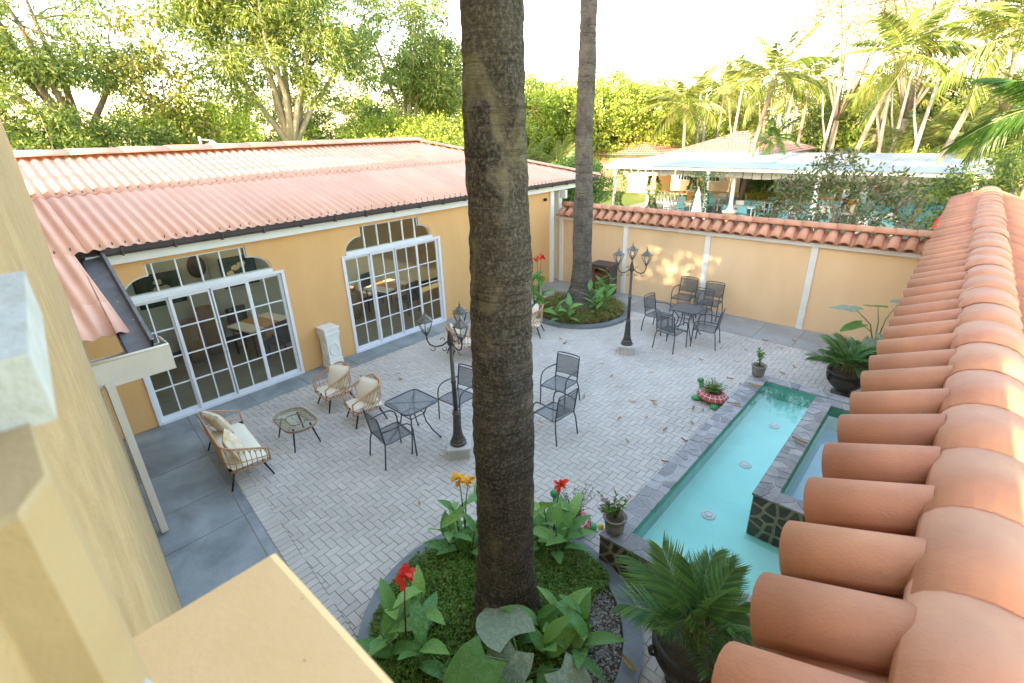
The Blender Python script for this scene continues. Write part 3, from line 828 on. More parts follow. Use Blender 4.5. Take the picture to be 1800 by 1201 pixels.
def wall_picture(y, z, w_, h_, lab):
    t = thing('framed_picture', lab, 'picture', (-13.44, y, z))
    MB().box(0, 0.03, -w_/2, w_/2, -h_/2, h_/2).build('frame', 'black', t)
    MB().box(0.031, 0.034, -w_/2+0.03, w_/2-0.03, -h_/2+0.03, h_/2-0.03).build('canvas', 'art_green', t)
    for k in range(5):
        a, b = random.uniform(-w_*.28, w_*.28), random.uniform(-h_*.25, h_*.25)
        q = MB(); n = 7
        pl = [(a+0.10*math.cos(2*PI*i/n)*random.uniform(.7, 1.2), b+0.07*math.sin(2*PI*i/n)*random.uniform(.7, 1.2)) for i in range(n)]
        xprism(q, pl, 0.0342+0.0005*k, 0.037+0.001*k); q.build('flower', 'art_flower', t)
wall_picture(2.86, 1.66, 0.95, 0.75, 'dark green flower painting on the hall wall behind the left arched door head')
wall_picture(4.62, 1.72, 0.85, 0.75, 'dark green flower painting on the hall wall right of the clock')
t = thing('wall_clock', 'round dark clock high on the inner wall of the hall', 'clock', (-13.44, 3.70, 2.02))
q = MB(); xprism(q, [(0.2*math.cos(2*PI*i/20), 0.27*math.sin(2*PI*i/20)) for i in range(20)], 0, 0.04); q.build('case', 'dark_brown', t)
q = MB(); xprism(q, [(0.15*math.cos(2*PI*i/20), 0.21*math.sin(2*PI*i/20)) for i in range(20)], 0.041, 0.045); q.build('dial', 'dark_top', t)
for (bx, by, s, lab) in ((-12.75, 3.05, 1.0, 'tall woven basket inside the left glass door, nearer the left'), (-12.95, 3.50, 1.15, 'taller woven basket inside the left glass door, behind the other'), (-12.4, 7.0, 0.9, 'woven basket seen through the left panes of the right glass door')):
    o = MB().lathe([(0.17*s, 0), (0.25*s, 0.25*s), (0.27*s, 0.5*s), (0.2*s, 0.8*s), (0.15*s, 0.92*s), (0.17*s, 1.0*s), (0.15*s, 0.99*s), (0.12*s, 0.9*s)], 18).build('woven_basket', 'basket', loc=(bx, by, 0))
    tag(o, lab, 'basket')
def dining(x, y, lab, i):
    t = thing('dining_table', lab, 'table', (x, y, 0), R(12))
    MB().bbox(-0.45, 0.45, -0.55, 0.55, 0.70, 0.74).build('tabletop', 'cushion', t)
    for a in (-.38, .38):
        for b in (-.48, .48): MB().tube([(a, b, 0), (a, b, 0.70)], 0.022, 6).build('leg', 'black', t)
    o = MB().bbox(-0.46, 0.46, -0.22, 0.22, 0.742, 0.748).box(0.462, 0.468, -0.22, 0.22, 0.5, 0.746).build('table_runner', 'orange', loc=(x, y, 0), rot=(0, 0, R(12)))
    tag(o, 'orange patterned runner lying on the dining table behind the %s glass door' % i, 'runner')
    for (a, b, rz) in ((0.75, 0.1, R(-78)), (-0.75, -0.1, R(102))):
        ch = thing('dining_chair', 'dark upholstered chair %s the dining table behind the %s glass door' % ('in front of' if a > 0 else 'behind', i), 'chair', (x+a, y+b, 0), rz)
        MB().bbox(-0.24, 0.24, -0.24, 0.24, 0.40, 0.48, 0.02).build('seat', 'grey_cloth', ch)
        MB().bbox(-0.24, 0.24, 0.20, 0.27, 0.48, 0.95, 0.02).build('backrest', 'grey_cloth', ch)
        for p in (-.2, .2):
            for r_ in (-.2, .2): MB().tube([(p*1.1, r_*1.1, 0), (p, r_, 0.40)], 0.014, 6).build('leg', 'black', ch)
dining(-12.1, 4.35, 'white dining table with orange runner behind the left glass door', 'left')
dining(-12.2, 8.1, 'white dining table with orange runner behind the right glass door', 'right')

# plaster pedestal between the doors
t = thing('plaster_pedestal', 'white plaster pedestal with an octagon panel standing between the two glass doors', 'pedestal', (-9.93, 4.92, 0))
def sq_prof(mb, prof):
    for (a, z0, z1) in prof: mb.bbox(-a, a, -a, a, z0, z1, 0.008)
mb = MB(); sq_prof(mb, [(0.175, 0, 0.07), (0.165, 0.071, 0.15), (0.16, 0.151, 0.22), (0.150, 0.221, 0.68)]); mb.build('shaft', 'white', t)
mb = MB(); sq_prof(mb, [(0.158, 0.681, 0.73), (0.166, 0.731, 0.80), (0.18, 0.801, 0.84), (0.168, 0.841, 0.92), (0.182, 0.921, 0.955)]); mb.build('capital', 'white', t)
oc = [(0.108*math.cos(PI/8+PI/4*i), 0.45+0.14*math.sin(PI/8+PI/4*i)) for i in range(8)]
for ang in (0, -PI/2):
    q = MB().tube([(0.152, a, b) for a, b in oc], 0.015, 6, closed=True)
    q.build('octagon_panel', 'white', t, rot=(0, 0, ang))

# ------------------------------------------------------------------ walls with barrel tiles
def barrel(length, r0, r1, n=9, th=0.014, up=True):
    """tapered half pipe along +x (x=0 upper, small end), opening down"""
    V = []; q = 2*(n+1)
    for (x, r) in ((0, r0), (length, r1)):
        for k in range(n+1):
            a = PI*k/n; V.append((x, math.cos(a)*r, math.sin(a)*r*0.92))
        for k in range(n+1):
            a = PI*(n-k)/n; V.append((x, math.cos(a)*(r-th), math.sin(a)*(r-th)*0.92))
    F = [(k, q+k, q+(k+1) % q, (k+1) % q) for k in range(q)]
    for k in range(n):
        F.append((k, k+1, q-2-k, q-1-k)); F.append((q+q-1-k, q+q-2-k, q+k+1, q+k))
    if not up: V = [(x, y, -z) for x, y, z in V]; F = [tuple(reversed(f)) for f in F]
    return MB().add(V, F, True)

# end wall
ew = thing('end_wall', 'yellow garden wall with white pilasters and a terracotta tile coping closing the courtyard', 'wall', (-5, 13.55, 0))
def ewp(mb, name, m): return mb.build(name, m, ew, loc=(5, -13.55, 0))
ewp(MB().box(-10.13, 0.2, 13.55, 13.80, -0.05, 2.10), 'wall_panel', 'cream')
for x in (-9.95, -7.56, -5.08, -2.53):
    ewp(MB().box(x-0.07, x+0.07, 13.515, 13.552, 0, 2.08), 'pilaster', 'white')
ewp(MB().box(-10.0, 0.1, 13.46, 13.88, 2.08, 2.17), 'coping_band', 'white')
ewp(MB().add([(-10, 13.47, 2.172), (0.1, 13.47, 2.172), (0.1, 13.67, 2.40), (-10, 13.67, 2.40), (-10, 13.87, 2.172), (0.1, 13.87, 2.172)], [(0, 1, 2, 3), (3, 2, 5, 4)]), 'coping_core', 'mortar')
cov = barrel(0.40, 0.095, 0.118).build('cover_tile', 'terracotta_light', ew); covm = cov.data
pan = barrel(0.40, 0.10, 0.085, up=False).build('pan_tile', 'terracotta_light', ew); panm = pan.data
first_c = [cov]; first_p = [pan]
def place(o_first, me, name, par, mtx):
    o = o_first.pop() if o_first else link(name, me, par)
    o.matrix_local = mtx
def tile_m(origin, dirx, slope, jig=0.0):
    """matrix: local x runs down the slope along plan direction dirx"""
    d = Vector((dirx[0]*math.cos(slope), dirx[1]*math.cos(slope), -math.sin(slope)))
    s = Vector((-dirx[1], dirx[0], 0)); n_ = d.cross(s)
    mm = Matrix((d, s, n_)).transposed().to_4x4(); mm.translation = Vector(origin)
    return mm @ Matrix.Rotation(random.gauss(0, jig), 4, 'Z') @ Matrix.Rotation(random.gauss(0, jig), 4, 'X')
n_t = 34; sp = 10.0/n_t
for k in range(n_t):
    x = -9.88+k*sp
    for sg in (-1, 1):
        place(first_c, covm, 'cover_tile', ew, tile_m((x+5+random.gauss(0, .004), 13.67-13.55+sg*0.03, 2.435), (0, sg), R(36), 0.012))
        place(first_p, panm, 'pan_tile', ew, tile_m((x+5+sp/2, 13.67-13.55+sg*0.02, 2.475), (0, sg), R(36), 0.008))
rdm = None; x = -9.95
while x < 0.1:
    c_ = cap_piece((x+0.42+5, 0.12, 2.50), (x+5-0.02, 0.12, 2.51), 0.125, 'terracotta', flat=1.0)
    c_.build('ridge_tile', 'terracotta_light', ew); x += 0.37

# side wall (the near, tall one) with big barrel tiles
rw = thing('side_wall', 'tall side wall topped by large terracotta barrel tiles running into the foreground', 'wall', (0.3, 7, 0))
def rwp(mb, name, m): return mb.build(name, m, rw, loc=(-0.3, -7, 0))
def rxc(y): return 0.335-0.010*y                                # centre line of the ridge
rwp(MB().add([(rxc(0.3)-0.12, 0.3, 0), (rxc(0.3)+0.12, 0.3, 0), (rxc(13.9)+0.12, 13.9, 0), (rxc(13.9)-0.12, 13.9, 0)]+[(rxc(y)+s, y, 3.30) for y, s in ((0.3, -.12), (0.3, .12), (13.9, .12), (13.9, -.12))],
    [(3, 2, 1, 0), (4, 5, 6, 7), (0, 1, 5, 4), (1, 2, 6, 5), (2, 3, 7, 6), (3, 0, 4, 7)]), 'wall_panel', 'cream')
V = []
for y in (0.3, 13.9):
    V += [(rxc(y)-0.48, y, 3.17), (rxc(y), y, 3.42), (rxc(y)+0.48, y, 3.17), (rxc(y), y, 3.10)]
rwp(MB().add(V, [(0, 1, 5, 4), (1, 2, 6, 5), (2, 3, 7, 6), (3, 0, 4, 7), (0, 3, 2, 1), (4, 5, 6, 7)]), 'coping_core', 'mortar')
ctile = barrel(0.44, 0.125, 0.148, 12, 0.016).build('cover_tile', 'terracotta', rw); cm_ = ctile.data
ptile = barrel(0.46, 0.13, 0.12, 10, 0.016, up=False).build('pan_tile', 'terracotta', rw); pm_ = ptile.data
fc, fp = [ctile], [ptile]
y = 0.50; ks = 0
while y < 13.75:
    st = random.choice([0.29, 0.33, 0.36, 0.34]) if ks else 0.34
    for sg in (-1, 1):
        x = rxc(y)+sg*0.115
        yj = y+random.gauss(0, .008)
        place(fc, cm_, 'cover_tile', rw, tile_m((x-0.3, yj-7, 3.375), (sg, 0.0+random.gauss(0, .02)), R(24), 0.018))
        place(fp, pm_, 'pan_tile', rw, tile_m((x-0.3-sg*0.02, yj-7+st/2, 3.455), (sg, 0.0), R(24), 0.008))
    y += st; ks += 1
# ridge: broad caps overlapping towards the camera, bedded in mortar
y = 13.9; k = 0
while y > 0.3:
    L_ = 0.52
    c_ = cap_piece((rxc(y)+random.gauss(0, .005), y+0.03, 3.407), (rxc(y-L_), y-L_, 3.410), 0.185+random.uniform(-.004, .004), flat=0.74, lip=0.006, lo=0.985)
    # gentle swell at the open end
    rwp(c_, 'ridge_tile', 'terracotta2'); y -= L_-0.05

# ------------------------------------------------------------------ hotel (the building the picture is taken from)
hot = thing('hotel_wall', 'rough ochre plastered wall of the building at the left edge, seen at a grazing angle', 'building', (-6, 0, 0))
def hp_(mb, name, m): return mb.build(name, m, hot, loc=(6, 0, 0))
def wallbox(mb, xa, xb, off0, off1, z0, z1):
    vs = [(xa, yl(xa)+off0, z0), (xb, yl(xb)+off0, z0), (xb, yl(xb)+off1, z0), (xa, yl(xa)+off1, z0)]
    vs += [(a, b, z1) for a, b, _ in vs]
    return mb.add(vs, [(3, 2, 1, 0), (4, 5, 6, 7), (0, 1, 5, 4), (1, 2, 6, 5), (2, 3, 7, 6), (3, 0, 4, 7)])
HX0, HX1, HZ = -12.2, 0.47, 13.0
OX0, OX1, OZ0, OZ1 = -6.8, -4.2, 5.25, 6.45                     # opening made up to let a sun patch reach the end wall
mb = MB()
wallbox(mb, HX0, OX0, -0.4, 0, -0.05, HZ); wallbox(mb, OX0, OX1, -0.4, 0, -0.05, OZ0); wallbox(mb, OX0, OX1, -0.4, 0, OZ1, HZ)
wallbox(mb, OX1, HX1, -0.4, 0, -0.05, HZ)
hp_(mb, 'wall', 'near_yellow')
mb = MB(); wallbox(mb, HX0-0.2, HX1+0.0, -6.0, 0.3, HZ, HZ+0.3); hp_(mb, 'roof', 'pink_sheet')
lg = MB().bbox(-0.815, 0.27, yl(-0.8)+0.001, 0.225, 3.96, 4.10, 0.014)
hp_(lg, 'ledge', 'ledge')
mb = MB(); wallbox(mb, -1.0, -0.585, 0.0, 0.055, 4.565, 4.632); hp_(mb, 'window_sill', 'dirty_white')
mb = MB(); mb.prism([(-0.62, yl(-.62)-0.0), (-0.43, yl(-.43)), (-0.43, -0.026), (-0.47, -0.004), (-0.62, 0.0)], 4.0, 4.57, 0.006); hp_(mb, 'pilaster', 'beige')
mb = MB(); mb.prism([(-0.52, yl(-.5)), (-0.42, yl(-.42)), (-0.42, 0.012), (-0.50, -0.012)], 4.15, 4.34, 0.004); hp_(mb, 'lower_sill', 'dirty_white')
# ------------------------------------------------------------------ pool
def clip_half(poly, a, b, c):
    """keep a*x+b*y<=c"""
    out = []
    for i in range(len(poly)):
        p, q = poly[i], poly[(i+1) % len(poly)]
        dp, dq = a*p[0]+b*p[1]-c, a*q[0]+b*q[1]-c
        if dp <= 0: out.append(p)
        if (dp < 0) != (dq < 0) and abs(dp-dq) > 1e-9:
            t = dp/(dp-dq); out.append((p[0]+(q[0]-p[0])*t, p[1]+(q[1]-p[1])*t))
    return out
def cells(x0, x1, y0, y1, step, gap=0.008, jit=0.42, rect=None):
    seeds = []
    nx = max(1, round((x1-x0)/step)); ny = max(1, round((y1-y0)/step))
    for i in range(nx):
        for j in range(ny):
            seeds.append((x0+(i+.5+random.uniform(-jit, jit))*(x1-x0)/nx, y0+(j+.5+random.uniform(-jit, jit))*(y1-y0)/ny))
    res = []
    for s in seeds:
        poly = [(x0, y0), (x1, y0), (x1, y1), (x0, y1)]
        for t in seeds:
            if t is s: continue
            dx, dy = t[0]-s[0], t[1]-s[1]; d = math.hypot(dx, dy)
            if d > 3.2*step: continue
            a, b = dx/d, dy/d
            poly = clip_half(poly, a, b, a*(s[0]+t[0])/2+b*(s[1]+t[1])/2-gap)
            if len(poly) < 3: break
        if len(poly) >= 3:
            ar = abs(sum(poly[i][0]*poly[(i+1) % len(poly)][1]-poly[(i+1) % len(poly)][0]*poly[i][1] for i in range(len(poly))))/2
            if ar > 0.0008: res.append(poly)
    return res
pool = thing('fountain_pool', 'long raised stone edged pool with a higher inner basin beside the tiled side wall', 'pool', (-1.2, 6.6, 0))
def pp(mb, name, m, kind=None): return mb.build(name, m, pool, loc=(1.2, -6.6, 0), kind=kind)
ZC, ZW = 0.425, 0.375
PIX, PIY0, PIY1 = -2.07, 4.24, 9.19
XR = 0.06
mb = MB()
mb.box(PX0, PIX, PY0, PY1, -0.05, ZC); mb.box(PIX, XR, PY0, PIY0, -0.05, ZC); mb.box(PIX, XR, PIY1, PY1, -0.05, ZC)
pp(mb, 'basin_wall', 'grout')
mb = MB().box(PIX, XR, PIY0, PIY1, -0.05, 0.02).box(PIX+0.005, XR, PIY0+0.005, PIY1-0.005, 0.0205, 0.12)
pp(mb, 'basin_floor', 'pool_paint')
e = 0.004
mb = MB().box(PIX, PIX+e, PIY0, PIY1, 0.121, ZC-0.03).box(PIX+e, XR, PIY1-e, PIY1, 0.121, ZC-0.03).box(PIX+e, XR, PIY0, PIY0+e, 0.021, ZC-0.03)
pp(mb, 'basin_lining', 'pool_wall')
for (a, b, c, d) in ((PX0-0.015, PIX+0.012, PY0-0.012, PY1+0.012), (PIX+0.014, XR, PY0-0.012, PIY0+0.012), (PIX+0.014, XR, PIY1-0.012, PY1+0.012)):
    for poly in cells(a, b, c, d, 0.18, 0.006):
        pp(MB().prism(poly, ZC-0.02, ZC+0.006+random.uniform(-.003, .004), 0.003), 'flagstone', 'stone')
def side_stones(x0, x1, z0, z1, yf, m='stone_dark', step=0.13, gap=0.017):
    for poly in cells(x0, x1, z0, z1, step, gap, 0.4):
        cx = sum(p[0] for p in poly)/len(poly); cz = sum(p[1] for p in poly)/len(poly)
        poly = [(cx+(p[0]-cx)*0.93, cz+(p[1]-cz)*0.93) for p in poly]
        mm = Matrix(((1, 0, 0, 0), (0, 0, -1, yf), (0, 1, 0, 0), (0, 0, 0, 1)))
        pp(MB().prism(poly, 0.0, 0.012+random.uniform(0, .008), 0.006, mm), 'wall_stone', m)
pp(MB().box(PX0, XR, PY0-0.006, PY0-0.0005, -0.04, ZC-0.006), 'mortar_face', 'grout_dark')
side_stones(PX0+0.005, -0.9, 0.0, ZC-0.01, PY0-0.006)
# inner, higher basin
ZI, ZWI = 0.72, 0.64
IX0, IX1, IY0, IY1, IYi0, IYi1 = -1.13, -0.91, 5.46, 8.50, 5.66, 8.31
mb = MB().box(IX0, IX1, IY0, IY1, 0.021, ZI).box(IX1, XR, IY0, IYi0, 0.021, ZI).box(IX1, XR, IYi1, IY1, 0.021, ZI)
pp(mb, 'inner_basin_wall', 'grout')
pp(MB().box(IX1, XR, IYi0, IYi1, 0.021, 0.30), 'inner_basin_floor', 'pool_paint2')
pp(MB().box(IX1, IX1+e, IYi0, IYi1, 0.301, ZI-0.03).box(IX1+e, XR, IYi1-e, IYi1, 0.301, ZI-0.03).box(IX1+e, XR, IYi0, IYi0+e, 0.301, ZI-0.03), 'inner_lining', 'pool_wall')
for (a, b, c, d) in ((IX0-0.015, IX1+0.014, IY0-0.015, IY1+0.012), (IX1+0.016, XR, IY0-0.015, IYi0+0.014), (IX1+0.016, XR, IYi1-0.014, IY1+0.012)):
    for poly in cells(a, b, c, d, 0.165, 0.006):
        pp(MB().prism(poly, ZI-0.02, ZI+0.006+random.uniform(-.003, .004), 0.003), 'flagstone', 'stone')
pp(MB().box(IX0, XR, IY0-0.006, IY0-0.0005, 0.022, ZI-0.006), 'mortar_face', 'grout_dark')
side_stones(IX0+0.005, -0.3, 0.12, ZI-0.01, IY0-0.006, step=0.14)
def pool_light(x, y, z):
    pp(MB().lathe([(0.085, 0.0), (0.085, 0.012), (0.06, 0.016), (0.058, 0.010)], 20, (x, y, z)).lathe([(0.045, 0), (0.045, 0.018), (0.03, 0.022)], 16, (x, y, z)), 'pool_light', 'dirty_white')
    pp(MB().lathe([(0.058, 0), (0.058, 0.0065), (0.0455, 0.0065), (0.0455, 0)], 16, (x, y, z), cap=False), 'light_ring', 'chair_metal')
for (x, y) in ((-1.60, 5.45), (-1.60, 6.83), (-1.60, 8.2), (-1.62, 4.55), (-0.85, 8.75)): pool_light(x, y, 0.121)
for (x, y) in ((-0.55, 7.1), (-0.62, 6.1)): pool_light(x, y, 0.301)
def water(name, x0, x1, y0, y1, z): 
    MB().add([(x0, y0, z), (x1, y0, z), (x1, y1, z), (x0, y1, z)], [(0, 1, 2, 3)]).build(name, 'water', kind='structure')
water('pool_water', PIX, XR, PIY0, PIY1, ZW)
water('upper_pool_water', IX1, XR, IYi0, IYi1, ZWI)

# ------------------------------------------------------------------ drain grate
gr = thing('drain_grate', 'dark iron drain grate in the pavers behind the pool', 'grate', (-1.72, 9.78, 0))
MB().box(-0.26, 0.26, -0.2, -0.17, -0.03, 0.006).box(-0.26, 0.26, 0.17, 0.2, -0.03, 0.006).box(-0.26, -0.23, -0.17, 0.17, -0.03, 0.006).box(0.23, 0.26, -0.17, 0.17, -0.03, 0.006).build('frame', 'iron', gr)
bar = MB().box(-0.008, 0.008, -0.17, 0.17, -0.02, 0.003).build('grate_bar', 'iron', gr); bar.location = (-0.21, 0, 0)
for k in range(1, 15): link('grate_bar', bar.data, gr, (-0.21+k*0.03, 0, 0))

# ------------------------------------------------------------------ planting beds
def ring(mb, c, r0, r1, z0, z1, n=56):
    for k in range(n):
        a, b = 2*PI*k/n, 2*PI*(k+1)/n
        P = [(c[0]+r*math.cos(t), c[1]+r*math.sin(t)) for t in (a, b) for r in (r0, r1)]
        vs = [(P[0][0], P[0][1], z1), (P[1][0], P[1][1], z1-0.006), (P[2][0], P[2][1], z1), (P[3][0], P[3][1], z1-0.006)]
        vs += [(P[0][0], P[0][1], z0), (P[1][0], P[1][1], z0), (P[2][0], P[2][1], z0), (P[3][0], P[3][1], z0)]
        mb.add(vs, [(0, 1, 3, 2), (1, 5, 7, 3), (0, 2, 6, 4)])
    return mb
def bed(c, r, lab, rin):
    t = thing('round_planter', lab, 'planter', (c[0], c[1], 0))
    ring(MB(), (0, 0), rin, r, -0.05, 0.075).build('curb', 'curb', t)
    V = [(0, 0, 0.16)]; n = 48; F = []
    for i, (q, z) in enumerate(((0.3, 0.15), (0.6, 0.11), (0.85, 0.06), (1.0, 0.035))):
        for k in range(n): V.append((rin*q*math.cos(2*PI*k/n), rin*q*math.sin(2*PI*k/n), z+random.uniform(-.012, .012)))
    F = [(0, 1+k, 1+(k+1) % n) for k in range(n)]
    for i in range(3):
        for k in range(n): F.append((1+i*n+k, 1+(i+1)*n+k, 1+(i+1)*n+(k+1) % n, 1+i*n+(k+1) % n))
    MB().add(V, F, True).build('soil', 'soil', t)
    return t
bed(PC1, PR1, 'round planting bed with grey curb around the big foreground palm trunk', 1.27)
bed(PC2, PR2, 'round planting bed with grey curb around the far palm trunk', 1.24)
def bed_z(r): return np.interp(r, [0, .38, .76, 1.08, 1.27, 1.29], [.16, .15, .11, .06, .035, .078])
def cover(name, c, n, rmax, m, mask=None, h=0.10, L=0.022, W=0.014, label=''):
    """low creeping plants: little upright sprigs of small leaves"""
    a = rng.uniform(0, 2*PI, n); r = np.sqrt(rng.uniform(0.0, 1, n))*rmax
    x, y = np.cos(a)*r, np.sin(a)*r
    keep = (r > 0.26)
    if mask is not None: keep &= mask(x, y)
    x, y, r = x[keep], y[keep], r[keep]; n = len(x)
    cl = 0.5+0.5*np.sin(x*9+1.3)*np.cos(y*8.1)+rng.uniform(-.25, .25, n)
    hh = h*(0.35+0.65*np.clip(cl, 0, 1))*np.clip((1.42-r)/0.25, 0.35, 1)
    k = 9
    lean = rng.normal(0, 0.35, (n, 2))
    P, D = [], []
    for q in range(k):
        f = (q+1)/k
        px = x+lean[:, 0]*hh*f; py = y+lean[:, 1]*hh*f; pz = bed_z(r)+hh*f
        an = rng.uniform(0, 2*PI, n)
        P.append(np.stack([px, py, pz], 1)); D.append(np.stack([np.cos(an), np.sin(an), np.full(n, 0.35)], 1))
    P = np.concatenate(P); D = np.concatenate(D)
    P[:, 0] += c[0]; P[:, 1] += c[1]
    V, F = leaves_geo(P, D, L*rng.uniform(.7, 1.3, len(P)), W)
    o = np_mesh(name, V, F, m, kind='stuff')
    return tag(o, label, 'ground cover')
cover('ground_cover', PC1, 11500, 1.33, 'lf_cover', lambda x, y: ~((x > 0.62) & (y > -0.3) & (np.hypot(x, y) > 0.93)), 0.15, 0.027, 0.016, label='green creeping plants filling the near round bed')
cover('ground_cover', PC2, 5000, 1.22, 'lf_cover_red', lambda x, y: np.hypot(x, y) > 0.6, 0.22, 0.04, 0.022, label='reddish green creeping plants filling the far round bed')
# gravel crescent
n = 2600
a = rng.uniform(-0.6, 1.7, n); r = rng.uniform(0.90, 1.25, n)
P = np.stack([PC1[0]+np.cos(a)*r, PC1[1]+np.sin(a)*r, bed_z(r)+0.008], 1)
oct_v = np.array([(1, 0, 0), (0, 1, 0), (-1, 0, 0), (0, -1, 0), (0, 0, .7), (0, 0, -.7)])
oct_f = np.array([(0, 1, 4), (1, 2, 4), (2, 3, 4), (3, 0, 4)])
sz = rng.uniform(0.008, 0.019, (n, 1, 1)); rot = rng.uniform(0, 2*PI, n)
ov = np.broadcast_to(oct_v, (n, 6, 3))*sz*rng.uniform(.6, 1.2, (n, 6, 1))
cr, sr = np.cos(rot)[:, None], np.sin(rot)[:, None]
ov = np.stack([ov[:, :, 0]*cr-ov[:, :, 1]*sr, ov[:, :, 0]*sr+ov[:, :, 1]*cr, ov[:, :, 2]], 2)+P[:, None, :]
tag(np_mesh('gravel', ov.reshape(-1, 3), (oct_f[None]+np.arange(n)[:, None, None]*6).reshape(-1, 3), 'gravel', kind='stuff'), 'grey gravel crescent inside the near round bed', 'gravel')
for k, (a, r) in enumerate(((0.55, 0.83), (2.5, 0.88))):
    t = thing('garden_spotlight', ['small silver spotlight beside the gravel of the near bed', 'small silver spotlight at the left of the near bed'][k], 'spotlight', (PC1[0]+math.cos(a)*r, PC1[1]+math.sin(a)*r, 0.07))
    MB().tube([(0, 0, 0), (0, 0, 0.07)], 0.008, 6).build('stake', 'black', t)
    MB().tube([(0.01, 0, 0.07), (-0.04, -0.03, 0.12)], [0.028, 0.036], 10).build('lamp_head', 'lantern_metal', t)

# palm trunks
def trunk(name, c, prof, m, lab, n=44, noise=0.012, lean=(0, 0), top=13.0, ringamp=0.01):
    t = thing(name, lab, 'palm tree', (c[0], c[1], 0))
    zs = np.concatenate([np.linspace(0, 1.2, 40), np.linspace(1.23, 7, 150), np.linspace(7.1, top, 40)])
    zp = [p[0] for p in prof]; rp = [p[1] for p in prof]
    V = []
    ph = rng.uniform(0, 6, 40)
    for i, z in enumerate(zs):
        r = np.interp(z, zp, rp)
        rr = ringamp*math.sin(z*34+3*math.sin(z*2.1))*0.35
        for k in range(n):
            a = 2*PI*k/n
            d = 0
            for q in range(6):
                d += math.sin(a*(q+1)+ph[q]+math.sin(z*(1.1+q*0.9)+ph[q+8])*1.7)*noise/(1+0.5*q)
            d += random.uniform(-1, 1)*noise*0.35
            if z < 0.7: d += (0.7-z)*0.07*math.sin(a*9+ph[20])*0.6
            R_ = r+rr+d
            V.append((math.cos(a)*R_+lean[0]*z, math.sin(a)*R_+lean[1]*z, z))
    nz = len(zs)
    V = np.array(V)
    F = np.array([(i*n+k, i*n+(k+1) % n, (i+1)*n+(k+1) % n, (i+1)*n+k) for i in range(nz-1) for k in range(n)])
    np_mesh('trunk', V, F, m, t, smooth=True)
    return t
t1 = trunk('palm_tree', (-2.65, 2.70), [(0, .40), (0.25, .335), (0.6, .292), (1.2, .27), (2.2, .262), (3.2, .250), (4.5, .222), (5.5, .198), (9, .19), (13, .16)], 'bark_big',
      'massive dark palm trunk rising through the middle of the picture', lean=(0.012, 0.011), noise=0.012)
t2 = trunk('palm_tree', (-7.62, 11.30), [(0, .66), (0.22, .60), (0.42, .44), (0.75, .31), (1.2, .27), (2.2, .25), (3.2, .235), (4.5, .215), (7, .20), (13, .17)], 'bark_big2',
      'slimmer grey palm trunk in the far round bed', noise=0.014, lean=(0.0, 0.0))

def frond_geo(L, nleaf, leaflen, droop, wl=0.035, curl=0.6, start=0.12, rise=0.6, vshape=0.5, thick=0.014):
    """one feather frond from the origin along +x: returns rib tube MB and leaflet arrays"""
    pts = []
    for i in range(13):
        f = i/12
        pts.append(Vector((L*f*(1-0.12*droop*f), 0, L*(rise*f-droop*f*f))))
    rib = MB().tube(pts, [thick*(1-0.85*i/12) for i in range(13)], 5)
    P, D, LL = [], [], []
    for k in range(nleaf):
        f = start+(1-start)*(k+0.5)/nleaf
        i = min(11, int(f*12)); q = f*12-i
        p = pts[i].lerp(pts[i+1], q); tg = (pts[i+1]-pts[i]).normalized()
        for sg in (-1, 1):
            d = Vector((0, sg, 0))*(1-0.35*f)+tg*(0.35+0.75*f)+Vector((0, 0, vshape*(1-curl)-curl*random.uniform(0.2, 1.0)))
            P.append(p); D.append(d.normalized()); LL.append(leaflen*(0.55+0.9*math.sin(PI*min(1, f*0.85+0.1)))*random.uniform(.85, 1.1))
    P = np.array([tuple(p) for p in P]); D = np.array([tuple(d) for d in D]); LL = np.array(LL)
    n = len(P)
    T = np.array([1.0, 0, 0.2]); side = np.cross(D, np.cross(D, T)); side /= np.maximum(np.linalg.norm(side, axis=1, keepdims=True), 1e-6)
    m1 = P+D*LL[:, None]*0.45; m1[:, 2] -= LL*0.04
    tip = P+D*LL[:, None]; tip[:, 2] -= LL*(0.15+0.25*curl)
    w_ = wl*0.5
    V = np.stack([P-side*w_*0.4, P+side*w_*0.4, m1+side*w_, tip, m1-side*w_], 1)
    return rib, V
def frond_mesh(name, m, **kw):
    rib, V = frond_geo(**kw)
    n = len(V); base = len(rib.v)
    mb = MB(); mb.v = list(rib.v); mb.f = list(rib.f); mb.sm = list(rib.sm)
    vs = V.reshape(-1, 3); fs = []
    for k in range(n):
        a = 5*k; fs += [(a, a+1, a+2, a+4), (a+4, a+2, a+3)]
    mb.add([tuple(v) for v in vs], fs)
    me = bpy.data.meshes.new(name); me.from_pydata(mb.v, [], mb.f); me.polygons.foreach_set('use_smooth', mb.sm)
    me.materials.append(M['frond_rib']); me.materials.append(M[m])
    mi = [0]*len(rib.f)+[1]*(2*n)
    me.polygons.foreach_set('material_index', mi); me.update()
    return me
royal = [frond_mesh('frond', 'lf_palm_y', L=3.2, nleaf=44, leaflen=0.6, droop=0.75+0.2*k, wl=0.05) for k in range(2)]
for t, c in ((t1, 13), (t2, 13)):
    for k in range(15):
        o = link('frond', royal[k % 2], t, (0.05, 0.05, c-0.05))
        o.rotation_euler = (random.uniform(-.3, .3), random.uniform(-.9, .3), k*2.4)

